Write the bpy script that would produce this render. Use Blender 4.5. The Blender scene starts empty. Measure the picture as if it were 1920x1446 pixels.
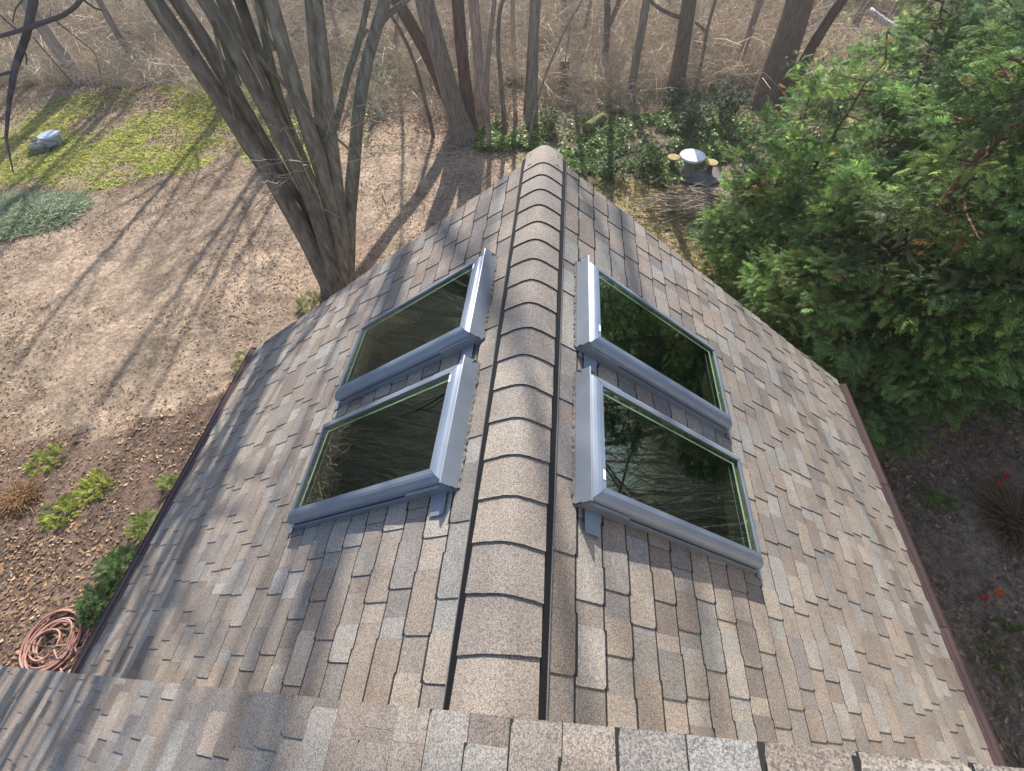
import bpy, math, random
import numpy as np
from mathutils import Matrix, Vector
random.seed(7); rng = np.random.default_rng(11)
R_ = math.radians
scene = bpy.context.scene; COL = scene.collection
# ------------------------------------------------------------------ camera (solved from the photograph)
CAM = np.array([0.0836, 0.0, 6.86])
RT = np.array([[0.9959774523846112, -0.061967979184367764, 0.06472158756754097], [0.0882445394679079, 0.8036936014739879, -0.5884636744980495], [-0.015550421073204215, 0.5918078780359849, 0.8059290414787589]])
FPX = 866.3
cam = bpy.data.objects.new('camera', bpy.data.cameras.new('camera')); COL.objects.link(cam)
M4 = Matrix.Identity(4)
for i in range(3):
    for j in range(3): M4[i][j] = RT[i][j]
    M4[i][3] = CAM[i]
cam.matrix_world = M4
cam.data.sensor_width = 36; cam.data.lens = FPX/1920*36; cam.data.clip_end = 900; cam.data.clip_start = 0.05
scene.camera = cam
def ray(u, v): return RT @ np.array([(u-960)/FPX, -(v-723)/FPX, -1.0])
def G(u, v, z=0.0):            # point of the level z seen at photo position u, v
    r = ray(u, v); return CAM + (z-CAM[2])/r[2]*r
def W(u, v, D):                # point at horizontal distance D
    r = ray(u, v); return CAM + D/math.hypot(r[0], r[1])*r
def on_plane(u, v, P0, n):
    r = ray(u, v); n = np.array(n, float); return CAM + ((P0-CAM)@n)/(r@n)*r
# ------------------------------------------------------------------ helpers
def nrm(a): return a/np.maximum(np.linalg.norm(a, axis=-1, keepdims=True), 1e-9)
class Acc:
    def __init__(s): s.v = []; s.q = []; s.c = []; s.n = 0
    def add(s, v, q, c):
        v = np.asarray(v, float).reshape(-1, 3); q = np.asarray(q, int).reshape(-1, 4)
        c = np.asarray(c, float)
        if c.ndim == 1: c = np.tile(c, (len(v), 1))
        s.v.append(v); s.q.append(q+s.n); s.c.append(c[:, :3]); s.n += len(v)
def mesh_np(name, acc, mat, parent=None, smooth=False):
    v = np.concatenate(acc.v); q = np.concatenate(acc.q); c = np.concatenate(acc.c)
    me = bpy.data.meshes.new(name); me.vertices.add(len(v)); me.vertices.foreach_set('co', v.astype(np.float32).ravel())
    me.loops.add(q.size); me.loops.foreach_set('vertex_index', q.astype(np.int32).ravel())
    me.polygons.add(len(q)); me.polygons.foreach_set('loop_start', (np.arange(len(q))*4).astype(np.int32))
    me.polygons.foreach_set('loop_total', np.full(len(q), 4, np.int32))
    me.update(calc_edges=True)
    a = me.color_attributes.new('Col', 'FLOAT_COLOR', 'POINT')
    a.data.foreach_set('color', np.c_[c, np.ones(len(c))].astype(np.float32).ravel())
    if smooth: me.polygons.foreach_set('use_smooth', np.ones(len(q), bool))
    me.materials.append(mat)
    return link(name, me, parent)
def link(name, me, parent=None):
    o = bpy.data.objects.new(name, me); COL.objects.link(o)
    if parent: o.parent = parent
    return o
class Py:
    def __init__(s): s.v = []; s.f = []; s.c = []; s.m = []
    def poly(s, pts, col, mi=0):
        n = len(s.v); s.v += [tuple(p) for p in pts]; s.f.append(tuple(range(n, n+len(pts)))); s.c.append(col); s.m.append(mi)
    def box(s, a, b, col=(1, 1, 1), mi=0):
        x0, y0, z0 = a; x1, y1, z1 = b
        P = [(x0,y0,z0),(x1,y0,z0),(x1,y1,z0),(x0,y1,z0),(x0,y0,z1),(x1,y0,z1),(x1,y1,z1),(x0,y1,z1)]
        for f in ((0,3,2,1),(4,5,6,7),(0,1,5,4),(1,2,6,5),(2,3,7,6),(3,0,4,7)): s.poly([P[i] for i in f], col, mi)
def mesh_py(name, py, mats, parent=None, smooth=False):
    me = bpy.data.meshes.new(name); me.from_pydata(py.v, [], py.f)
    a = me.color_attributes.new('Col', 'FLOAT_COLOR', 'CORNER')
    cols = []
    for f, c in zip(py.f, py.c): cols += [c[0], c[1], c[2], 1.0]*len(f)
    a.data.foreach_set('color', cols)
    for m in (mats if isinstance(mats, (list, tuple)) else [mats]): me.materials.append(m)
    me.polygons.foreach_set('material_index', py.m)
    if smooth: me.polygons.foreach_set('use_smooth', [True]*len(py.f))
    me.update(); return link(name, me, parent)
def tag(o, label=None, cat=None, group=None, kind=None):
    if label: o['label'] = label
    if cat: o['category'] = cat
    if group: o['group'] = group
    if kind: o['kind'] = kind
    return o
def empty(name, loc, label, cat, group=None):
    o = bpy.data.objects.new(name, None); COL.objects.link(o); o.location = tuple(loc)
    bpy.context.view_layer.update()
    return tag(o, label, cat, group)
def keep(o, root):             # parent a world-built mesh to a placed empty
    o.parent = root; o.matrix_parent_inverse = Matrix.Translation(-Vector(root.location)); return o
def tubes(acc, P, Rad, S, col):    # P (N,K,3) Rad (N,K) -> tubes ; S==2 gives ribbons
    P = np.asarray(P, float); N, K, _ = P.shape; Rad = np.broadcast_to(np.asarray(Rad, float), (N, K))
    T = np.empty_like(P); T[:, 1:-1] = P[:, 2:]-P[:, :-2]; T[:, 0] = P[:, 1]-P[:, 0]; T[:, -1] = P[:, -1]-P[:, -2]; T = nrm(T)
    mt = nrm(P[:, -1]-P[:, 0]); ref = np.zeros((N, 3)); ref[np.arange(N), np.argmin(abs(mt), 1)] = 1
    if S == 2: ref = nrm(rng.normal(size=(N, 3)))
    A = nrm(np.cross(T, ref[:, None, :])); B = np.cross(T, A)
    if S == 2:
        V = np.stack([P-A*Rad[..., None], P+A*Rad[..., None]], 2)
        i = np.arange(N)[:, None]*K*2+np.arange(K-1)[None]*2
        q = np.stack([i, i+1, i+3, i+2], -1)
    else:
        an = np.arange(S)*2*math.pi/S
        V = P[:, :, None]+Rad[..., None, None]*(A[:, :, None]*np.cos(an)[:, None]+B[:, :, None]*np.sin(an)[:, None])
        i = (np.arange(N)[:, None, None]*K+np.arange(K-1)[None, :, None])*S; j = np.arange(S)[None, None]; j2 = (j+1) % S
        q = np.stack([i+j, i+j2, i+S+j2, i+S+j], -1)
    col = np.asarray(col, float)
    if col.ndim == 1: C = np.tile(col, (N*K*max(S, 2), 1))
    else: C = np.repeat(col, K*max(S, 2), 0)
    acc.add(V, q, C)
def arcfrac(pts):
    L = np.r_[0, np.cumsum(np.linalg.norm(np.diff(np.asarray(pts, float), axis=0), axis=1))]; return L/L[-1]
def smooth_path(pts, K, soft=.10):        # even resample along the length, corners rounded
    pts = np.asarray(pts, float); f = arcfrac(pts); M = 160; t = np.linspace(0, 1, M); D = np.stack([np.interp(t, f, pts[:, i]) for i in range(3)], 1)
    wn = max(3, int(M*soft)//2*2+1); E = D.copy()
    for _ in range(2):
        P2 = np.r_[2*E[:1]-E[wn//2:0:-1], E, 2*E[-1:]-E[-2:-wn//2-1:-1]]; ker = np.ones(wn)/wn
        E = np.stack([np.convolve(P2[:, i], ker, 'valid')[:M] for i in range(3)], 1); E[0] = pts[0]; E[-1] = pts[-1]
    return np.stack([np.interp(np.linspace(0, 1, K), t, E[:, i]) for i in range(3)], 1)
# value noise (numpy)
LAT = rng.random((256, 256))
def vnoise(x, y, s, o=0):
    x = np.asarray(x)/s+37.3+o*17.7; y = np.asarray(y)/s+91.1+o*9.1
    xi = np.floor(x).astype(int); yi = np.floor(y).astype(int); fx = x-xi; fy = y-yi
    fx = fx*fx*(3-2*fx); fy = fy*fy*(3-2*fy)
    a = LAT[xi % 256, yi % 256]; b = LAT[(xi+1) % 256, yi % 256]; c = LAT[xi % 256, (yi+1) % 256]; d = LAT[(xi+1) % 256, (yi+1) % 256]
    return a*(1-fx)*(1-fy)+b*fx*(1-fy)+c*(1-fx)*fy+d*fx*fy
def fbm(x, y, s, o=0): return (vnoise(x, y, s, o)*.5+vnoise(x, y, s/2.1, o+1)*.3+vnoise(x, y, s/4.3, o+2)*.2)
# ------------------------------------------------------------------ materials
def newmat(name):
    m = bpy.data.materials.new(name); m.use_nodes = True; nt = m.node_tree
    return m, nt, nt.nodes['Principled BSDF']
def vcol_mat(name, rough=.9, speck=0, speck_scale=300, big=0, big_scale=3, bump=0, spec=.3, metal=0, stretch=None, trans=0):
    m, nt, b = newmat(name); N = nt.nodes; L = nt.links
    at = N.new('ShaderNodeAttribute'); at.attribute_name = 'Col'; out = at.outputs['Color']
    tc = N.new('ShaderNodeTexCoord'); src = tc.outputs['Object']
    if stretch:
        mp = N.new('ShaderNodeMapping'); mp.inputs['Scale'].default_value = stretch; L.new(src, mp.inputs[0]); src = mp.outputs[0]
    def mul(col, fac_socket, lo, hi):
        mr = N.new('ShaderNodeMapRange'); mr.inputs['From Min'].default_value = 0.25 if fac_socket.name != 'Color' else 0; mr.inputs['From Max'].default_value = .75 if fac_socket.name != 'Color' else 1
        mr.inputs['To Min'].default_value = lo; mr.inputs['To Max'].default_value = hi; L.new(fac_socket, mr.inputs['Value'])
        vm = N.new('ShaderNodeVectorMath'); vm.operation = 'SCALE'; L.new(col, vm.inputs[0]); L.new(mr.outputs[0], vm.inputs['Scale']); return vm.outputs[0]
    if speck:
        vo = N.new('ShaderNodeTexVoronoi'); vo.inputs['Scale'].default_value = speck_scale; L.new(src, vo.inputs['Vector'])
        sx = N.new('ShaderNodeSeparateColor'); L.new(vo.outputs['Color'], sx.inputs[0])
        mr = N.new('ShaderNodeMapRange'); mr.inputs['To Min'].default_value = 1-speck; mr.inputs['To Max'].default_value = 1+speck; L.new(sx.outputs[0], mr.inputs['Value'])
        vm = N.new('ShaderNodeVectorMath'); vm.operation = 'SCALE'; L.new(out, vm.inputs[0]); L.new(mr.outputs[0], vm.inputs['Scale']); out = vm.outputs[0]
    if big:
        no = N.new('ShaderNodeTexNoise'); no.inputs['Scale'].default_value = big_scale; no.inputs['Detail'].default_value = 6; L.new(src, no.inputs['Vector'])
        out = mul(out, no.outputs['Fac'], 1-big, 1+big)
        if bump:
            bp = N.new('ShaderNodeBump'); bp.inputs['Distance'].default_value = bump; bp.inputs['Strength'].default_value = 1; L.new(no.outputs['Fac'], bp.inputs['Height']); L.new(bp.outputs[0], b.inputs['Normal'])
    L.new(out, b.inputs['Base Color']); b.inputs['Roughness'].default_value = rough; b.inputs['Specular IOR Level'].default_value = spec; b.inputs['Metallic'].default_value = metal
    if trans:
        tr = N.new('ShaderNodeBsdfTranslucent'); L.new(out, tr.inputs['Color']); mx = N.new('ShaderNodeMixShader'); mx.inputs[0].default_value = trans
        L.new(b.outputs[0], mx.inputs[1]); L.new(tr.outputs[0], mx.inputs[2]); L.new(mx.outputs[0], N['Material Output'].inputs['Surface'])
    return m
M_shingle = vcol_mat('asphalt_shingle', .88, speck=.50, speck_scale=330, big=.16, big_scale=5, spec=.25)
M_shingle_edge = vcol_mat('shingle_edge', .95)
M_metal = vcol_mat('painted_aluminium', .38, big=.10, big_scale=7, spec=.5, metal=.3)
M_matte = vcol_mat('matte', .8, big=.15, big_scale=8)
M_wood = vcol_mat('pine_lining', .5, big=.3, big_scale=3, stretch=(12, 2, 12))
M_bark = vcol_mat('bark', .95, big=.55, big_scale=3.2, bump=.03, stretch=(7, 7, .9))
M_bark_smooth = vcol_mat('smooth_bark', .85, speck=.12, speck_scale=6, big=.62, big_scale=2.6, bump=.012, stretch=(5, 5, 1.3))
M_dark = vcol_mat('shaft_dark', 1, spec=0)
M_ivy = vcol_mat('ivy_leaf', .5, spec=.35, trans=.35)
M_twig = vcol_mat('twig', .9)
M_leaf = vcol_mat('leaf', .6, spec=.35, trans=.52)
M_dead = vcol_mat('dead_leaf', .8, trans=.25)
M_ground = vcol_mat('soil', .97, speck=.34, speck_scale=40, big=.42, big_scale=9, bump=.022)
M_concrete = vcol_mat('concrete', .85, speck=.1, speck_scale=60, big=.25, big_scale=9, bump=.004)
M_plastic = vcol_mat('rubber', .5, big=.1, big_scale=10)
def glass_mat():
    m, nt, b = newmat('tinted_glass'); N = nt.nodes; L = nt.links; N.remove(b)
    fr = N.new('ShaderNodeFresnel'); ge = N.new('ShaderNodeNewGeometry'); mr = N.new('ShaderNodeMapRange'); L.new(ge.outputs['Backfacing'], mr.inputs['Value'])
    mr.inputs['To Min'].default_value = 2.6; mr.inputs['To Max'].default_value = 1/2.6; L.new(mr.outputs[0], fr.inputs['IOR'])   # a thin pane reflects alike from both sides
    tr = N.new('ShaderNodeBsdfTransparent'); tr.inputs['Color'].default_value = (.66, .80, .66, 1)
    gl = N.new('ShaderNodeBsdfGlossy'); gl.inputs['Color'].default_value = (.74, .88, .80, 1); gl.inputs['Roughness'].default_value = .004
    mx = N.new('ShaderNodeMixShader'); L.new(fr.outputs[0], mx.inputs[0]); L.new(tr.outputs[0], mx.inputs[1]); L.new(gl.outputs[0], mx.inputs[2]); L.new(mx.outputs[0], N['Material Output'].inputs['Surface'])
    return m
M_glass = glass_mat()
# ------------------------------------------------------------------ light
SUN_AZ, SUN_EL = R_(-6), R_(33)
sd = Vector((math.sin(SUN_AZ)*math.cos(SUN_EL), math.cos(SUN_AZ)*math.cos(SUN_EL), math.sin(SUN_EL)))
sun = bpy.data.objects.new('sun', bpy.data.lights.new('sun', 'SUN')); COL.objects.link(sun)
sun.rotation_euler = sd.to_track_quat('Z', 'Y').to_euler(); sun.data.energy = 5.0; sun.data.angle = R_(.53); sun.data.color = (1, .93, .83)
w = bpy.data.worlds.new('World'); scene.world = w; w.use_nodes = True; nt = w.node_tree
sky = nt.nodes.new('ShaderNodeTexSky'); sky.sky_type = 'NISHITA'; sky.sun_disc = False; sky.sun_elevation = SUN_EL; sky.sun_rotation = SUN_AZ
nt.links.new(sky.outputs[0], nt.nodes['Background'].inputs[0]); nt.nodes['Background'].inputs[1].default_value = .14
scene.view_settings.view_transform = 'Standard'; scene.view_settings.look = 'None'; scene.view_settings.exposure = 1.0; scene.view_settings.gamma = 1
scene.cycles.max_bounces = 8; scene.cycles.transparent_max_bounces = 12; scene.cycles.use_denoising = True
# ------------------------------------------------------------------ HOUSE
TH = R_(36.35); CT, ST = math.cos(TH), math.sin(TH); ZR = 5.2; YF = 3.30; SLOPE = 4.04
def RP(side, v, y, h=0): return (side*(v*CT+h*ST), y, ZR-v*ST+h*CT)
house = empty('house', (0, 0, 0), 'gabled house seen from above with brown grey asphalt shingles, ridge vent and four skylights', 'house')
PAL = [(.275,.222,.185),(.24,.19,.155),(.185,.145,.122),(.30,.255,.215),(.225,.205,.19),(.255,.245,.235),(.155,.128,.115),(.20,.17,.15),(.31,.28,.25),(.17,.155,.15),(.26,.215,.18),(.23,.185,.155)]
_m = (.232, .208, .188); PAL = [tuple(m+(c-m)*.68 for c, m in zip(p, _m)) for p in PAL]; PAL = [(a*.965, b*.975, c*.96) for a, b, c in PAL]
SKY = {-1: [(1.631, 2.297), (.788, 1.449)], 1: [(1.613, 2.276), (.7615, 1.4255)]}
SV0, SV1 = .33, 1.555
def subtract(rects, hole):
    out = []
    for (a, b, y0, y1, lo) in rects:
        ha, hb, h0, h1 = hole
        if b <= ha or a >= hb or y1 <= h0 or y0 >= h1: out.append((a, b, y0, y1, lo)); continue
        if y0 < h0: out.append((a, b, y0, h0, lo))
        if y1 > h1: out.append((a, b, h1, y1, lo))
        m0, m1 = max(y0, h0), min(y1, h1)
        if a < ha: out.append((a, ha, m0, m1, False))
        if b > hb: out.append((hb, b, m0, m1, lo))
    return [r for r in out if r[1]-r[0] > .004 and r[3]-r[2] > .004]
def shingle(py, F, a, b, y0, y1, ha, hb, t, col, rnd, A, B):
    # plate between v=a (top) and v=b (lower edge); A,B give the full piece for the tilt
    def h(v): return ha+(hb-ha)*(v-A)/(B-A)
    r = min(.017, (y1-y0)*.4) if rnd else 0
    pts = [(a, y0), (a, y1)]
    if r:
        for k in range(4):
            an = k/3*math.pi/2; pts.append((b-r+r*math.sin(an), y1-r+r*math.cos(an)))
        for k in range(4):
            an = k/3*math.pi/2; pts.append((b-r+r*math.cos(an), y0+r-r*math.sin(an)))
    else: pts += [(b, y1), (b, y0)]
    top = [F(v, y, h(v)) for v, y in pts]; bot = [F(v, y, h(v)-t) for v, y in pts]
    py.poly(top, col)
    n = len(pts)
    for i in range(n):
        if i == 0: continue
        j = (i+1) % n; py.poly([top[i], bot[i], bot[j], top[j]], (.022, .021, .022), 1)
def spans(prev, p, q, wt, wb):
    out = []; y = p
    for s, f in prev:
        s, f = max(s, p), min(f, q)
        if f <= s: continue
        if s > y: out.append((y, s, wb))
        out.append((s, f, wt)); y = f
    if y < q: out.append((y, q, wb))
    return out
def shingle_field(name, F, v0, v1, ya, yb, holes, seed, parent, band=(.023, .015), tooth=(.12, .25), gap=(.08, .20)):
    rr = random.Random(seed); py = Py(); e = .1445
    n = int(math.ceil((v1-v0)/e)); e = (v1-v0)/n
    def jit(c, k=.07):
        g = 1+rr.uniform(-k, k); return tuple(x*g for x in c)
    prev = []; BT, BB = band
    for k in range(n):
        A = v0+k*e; B = A+e; now = []
        y = ya-rr.random()*.3
        while y < yb:       # base layer
            L = rr.uniform(.15, .42); s = max(y, ya); f = min(y+L, yb); y += L
            if f-s < .003: continue
            c = jit(rr.choice(PAL))
            for (a, b, p, q, lo) in [r for r in _cut([(A-.004, B, s, f, True)], holes)]:
                shingle(py, F, a, b, p, q-.0008, -.001, .0060, .0075, c, False, A-.004, B)
                if abs(a-(A-.004)) < 1e-6:   # printed shadow line under the course above, widened as painted shade below its tabs
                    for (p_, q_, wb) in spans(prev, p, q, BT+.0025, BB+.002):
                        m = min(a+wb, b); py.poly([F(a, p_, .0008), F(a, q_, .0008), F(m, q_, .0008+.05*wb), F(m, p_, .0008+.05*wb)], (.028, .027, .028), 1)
        y = ya-rr.random()*.25
        while y < yb:       # laminated tabs
            L = rr.uniform(*tooth); s = max(y, ya); f = min(y+L, yb); y += L+rr.uniform(*gap)
            if f-s < .02: continue
            now.append((s, f)); cs = [(s, f, jit(rr.choice(PAL)))]
            for (s_, f_, c) in cs:
                for (a, b, p, q, lo) in _cut([(A-.004, B+.0015, s_, f_, True)], holes):
                    shingle(py, F, a, b, p, q, .003, .0108, .0085, c, lo, A-.004, B)
                    if abs(a-(A-.004)) < 1e-6:  # same dark line on the tabs, widened as painted shade below upper tabs
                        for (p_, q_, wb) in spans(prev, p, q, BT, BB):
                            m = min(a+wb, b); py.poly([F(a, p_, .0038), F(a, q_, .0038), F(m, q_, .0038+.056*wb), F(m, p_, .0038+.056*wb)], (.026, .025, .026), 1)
        prev = now
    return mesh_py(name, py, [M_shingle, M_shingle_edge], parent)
def _cut(rects, holes):
    for h in holes: rects = subtract(rects, h)
    return rects
for side in (-1, 1):
    F = (lambda s: (lambda v, y, h: RP(s, v, y, h)))(side)
    holes = [(SV0+.03, SV1-.03, a+.03, b-.03) for a, b in SKY[side]]
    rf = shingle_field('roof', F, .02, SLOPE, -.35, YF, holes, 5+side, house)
    tag(rf, ('left' if side < 0 else 'right')+' roof slope of brown and grey laminated shingles with two skylights in it')
    # deck below the shingles with holes
    py = Py()
    for (a, b, p, q, lo) in _cut([(0, SLOPE-.015, -.35, YF-.02, True)], holes):
        top = [F(a, p, -.012), F(a, q, -.012), F(b, q, -.012), F(b, p, -.012)]; bot = [F(a, p, -.10), F(a, q, -.10), F(b, q, -.10), F(b, p, -.10)]
        py.poly(top, (.10, .08, .07)); py.poly(bot[::-1], (.30, .27, .22))
        for i in range(4): py.poly([top[i], bot[i], bot[(i+1) % 4], top[(i+1) % 4]], (.16, .10, .085))
    d = mesh_py('roof_deck', py, M_matte, house)
    # gutter with cover
    ex, ez = SLOPE*CT, ZR-SLOPE*ST
    py = Py(); brown = (.09, .054, .048)
    prof = [(-.035, .0), (-.035, -.11), (.03, -.12), (.085, -.075), (.10, -.03), (.10, -.008), (.094, -.006), (.09, -.02), (.088, -.03)]
    for i in range(len(prof)-1):
        (x0, z0), (x1, z1) = prof[i], prof[i+1]
        py.poly([(side*(ex+x0), -.3, ez+z0), (side*(ex+x0), YF-.02, ez+z0), (side*(ex+x1), YF-.02, ez+z1), (side*(ex+x1), -.3, ez+z1)], brown)
    for yy in (-.3, YF-.02): py.poly([(side*(ex+x), yy, ez+z) for x, z in prof[:6]], brown)
    g = mesh_py('gutter', py, M_metal, house)
    py = Py(); cp = [(-.015, -.012), (.012, -.012), (.018, -.005), (.026, -.012), (.050, -.014), (.056, -.007), (.063, -.014), (.092, -.012)]
    for i in range(len(cp)-1):
        (x0, z0), (x1, z1) = cp[i], cp[i+1]
        for a, b in ((-.3, .9), (.905, 2.1), (2.105, YF-.03)):
            k = .85 if a > 0 and a < 1 else 1.1
            py.poly([(side*(ex+x0), a, ez+z0), (side*(ex+x0), b, ez+z0), (side*(ex+x1), b, ez+z1), (side*(ex+x1), a, ez+z1)], (.085*k, .054*k, .05*k))
    c = mesh_py('gutter_cover', py, M_metal, g)
# fascia boards on the far gable
for side in (-1, 1):
    py = Py(); F = lambda v, y, h: RP(side, v, y, h)
    P = [F(0, YF-.018, -.02), F(SLOPE-.02, YF-.018, -.02), F(SLOPE-.02, YF-.018, -.20), F(0, YF-.018, -.20)]; Q = [(x, y+.016, z) for x, y, z in P]
    py.poly(P, (.16, .1, .085)); py.poly(Q[::-1], (.16, .1, .085))
    for i in range(4): py.poly([P[i], Q[i], Q[(i+1) % 4], P[(i+1) % 4]], (.16, .1, .085))
    mesh_py('rake_board', py, M_matte, house)
# walls with clapboard relief
def walls(name, prof, y0, y1, col):
    py = Py()
    n = len(prof)
    py.poly([(x, y0, z) for x, z in prof], col); py.poly([(x, y1, z) for x, z in prof][::-1], col)
    for i in range(n):
        (xa, za), (xb, zb) = prof[i], prof[(i+1) % n]
        py.poly([(xa, y0, za), (xa, y1, za), (xb, y1, zb), (xb, y0, zb)], col)
    for x, s in ((prof[0][0], -1), (prof[1][0], 1)):
        ztop = min(prof[0][1], 9); zt = prof[-1][1]-.3
        z = .15
        while z < zt:
            py.box((min(x, x+s*.012), y0+.02, z), (max(x, x+s*.012), y1-.02, z+.02), tuple(c*.9 for c in col)); z += .15
    return mesh_py(name, py, M_matte, house)
wz = ZR-2.95*CT*0-2.95*math.tan(TH)-.14
walls('wall', [(-2.95, -.2), (2.95, -.2), (2.95, wz), (0, ZR-.14), (-2.95, wz)], -.2, YF-.25, (.42, .38, .32))
# ---- upper/near roof: the left plane carried on, lifted, under the viewer
HN = .166; YN = .014
def FN(v, y, h): return RP(-1, v, y, h+HN)
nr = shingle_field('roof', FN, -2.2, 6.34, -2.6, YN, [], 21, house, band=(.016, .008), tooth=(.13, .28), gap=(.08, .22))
tag(nr, 'nearer higher roof plane crossing the bottom of the picture')
py = Py()
top = [FN(-2.2, -2.6, -.012), FN(-2.2, YN-.006, -.012), FN(6.33, YN-.006, -.012), FN(6.33, -2.6, -.012)]; bot = [FN(-2.2, -2.6, -.13), FN(-2.2, YN-.006, -.13), FN(6.33, YN-.006, -.13), FN(6.33, -2.6, -.13)]
py.poly(top, (.1, .08, .07)); py.poly(bot[::-1], (.3, .27, .22))
for i in range(4): py.poly([top[i], bot[i], bot[(i+1) % 4], top[(i+1) % 4]], (.10, .085, .08))
mesh_py('roof_deck', py, M_matte, house)
xr, zr = FN(-2.2, 0, 0)[0], FN(-2.2, 0, 0)[2]
def FN2(v, y, h): return (xr+v*CT+h*ST, y, zr-v*ST+h*CT)
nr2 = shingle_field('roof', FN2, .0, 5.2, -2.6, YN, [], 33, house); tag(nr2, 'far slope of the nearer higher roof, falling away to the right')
xl = -4.6
walls('wall', [(xl, -.2), (5.6, -.2), (5.6, zr-(5.6-xr)*math.tan(TH)-.2), (xr, zr-.2), (xl, zr-(xr-xl)*math.tan(TH)-.2)], -2.5, -.28, (.42, .38, .32))
# ---- ridge vent and caps
py = Py()
for side in (-1, 1):
    a = [RP(side, .06, 0, .012), RP(side, .170, 0, .012), RP(side, .170, 0, .034), RP(side, .06, 0, .034)]
    for i in range(4):
        p, q = a[i], a[(i+1) % 4]; py.poly([(p[0], -.2, p[2]), (p[0], YF-.01, p[2]), (q[0], YF-.01, q[2]), (q[0], -.2, q[2])], (.008, .008, .009))
    for yy in (-.2, YF-.01): py.poly([(p[0], yy, p[2]) for p in a], (.008, .008, .009))
vent = mesh_py('ridge_vent', py, M_plastic, house)
py = Py()
for side in (-1, 1):
    rr = random.Random(3+side); y = -.2
    a = [RP(side, .1745, 0, .010), RP(side, .1775, 0, .010), RP(side, .1775, 0, .033), RP(side, .1745, 0, .033)]
    for i in range(4):
        p, q = a[i], a[(i+1) % 4]; py.poly([(p[0], -.2, p[2]), (p[0], YF-.01, p[2]), (q[0], YF-.01, q[2]), (q[0], -.2, q[2])], (.17, .17, .175))
    while y < YF-.03:       # little moulded ribs in the slot
        y += .022
        b0, b1 = RP(side, .1705, y, .012), RP(side, .1745, y, .031); py.box((min(b0[0], b1[0]), y, min(b0[2], b1[2])), (max(b0[0], b1[0]), y+.0025, max(b0[2], b1[2])), (.03, .03, .032))
mesh_py('vent_edge', py, M_matte, vent)
def cap_pt(x, y, h):
    z = .056-math.tan(TH)*math.sqrt(x*x+.045**2)
    nx = math.tan(TH)*x/math.sqrt(x*x+.045**2); L = math.hypot(nx, 1)
    return (x+h*nx/L, y, ZR+z+h/L)
py = Py(); ys = [-.17]+[-.003+.1715*k for k in range(0, 19)]
HWC = .1265
for k, y0 in enumerate(ys):
    c = random.Random(90+k).choice([(.255,.22,.19),(.235,.205,.178),(.27,.235,.20),(.215,.188,.165),(.25,.215,.182)])
    rr = random.Random(k); far = min(y0+.30, YF+.015); sk = rr.uniform(-.009, .009); nx = 18
    if k == len(ys)-1: y0 -= .02
    xs = [-HWC+2*HWC*i/nx+rr.uniform(-.0006, .0006) for i in range(nx+1)]
    def hh(y): return .0125*(1-(y-y0)/.30)+.002
    ny = 4
    grid = [[None]*(nx+1) for _ in range(ny+1)]
    for j in range(ny+1):
        t = j/ny; y = y0+(far-y0)*t
        for i in range(nx+1): grid[j][i] = cap_pt(xs[i], y+sk*xs[i]/HWC*(1-t)+(rr.uniform(-.0012, .0012) if j == 0 else 0), hh(y))
    n0 = len(py.v)
    for j in range(ny):
        for i in range(nx): py.poly([grid[j][i], grid[j][i+1], grid[j+1][i+1], grid[j+1][i]], c)
    for i in range(nx):
        a, b = grid[0][i], grid[0][i+1]
        py.poly([a, (a[0], a[1]+.001, a[2]-.010), (b[0], b[1]+.001, b[2]-.010), b], (.022, .021, .022), 1)
    for i in (0, nx):
        for j in range(ny):
            a, b = grid[j][i], grid[j+1][i]; py.poly([a, (a[0], a[1], a[2]-.007), (b[0], b[1], b[2]-.007), b], (.03, .028, .028), 1)
capo = mesh_py('cap_shingles', py, [M_shingle, M_shingle_edge], vent)
py = Py()                     # four roofing nail tabs / marks on the last cap
for sx in (-1, 1):
    for yy in (3.10, 3.235):
        x = sx*.088; a = cap_pt(x-.012, yy, .016); b = cap_pt(x+.012, yy, .016); c = cap_pt(x+.012, yy+.008, .016); d = cap_pt(x-.012, yy+.008, .016)
        py = Py(); py.poly([a, b, c, d], (.035, .035, .038)); mesh_py('nail_mark', py, M_matte, vent)
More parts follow.
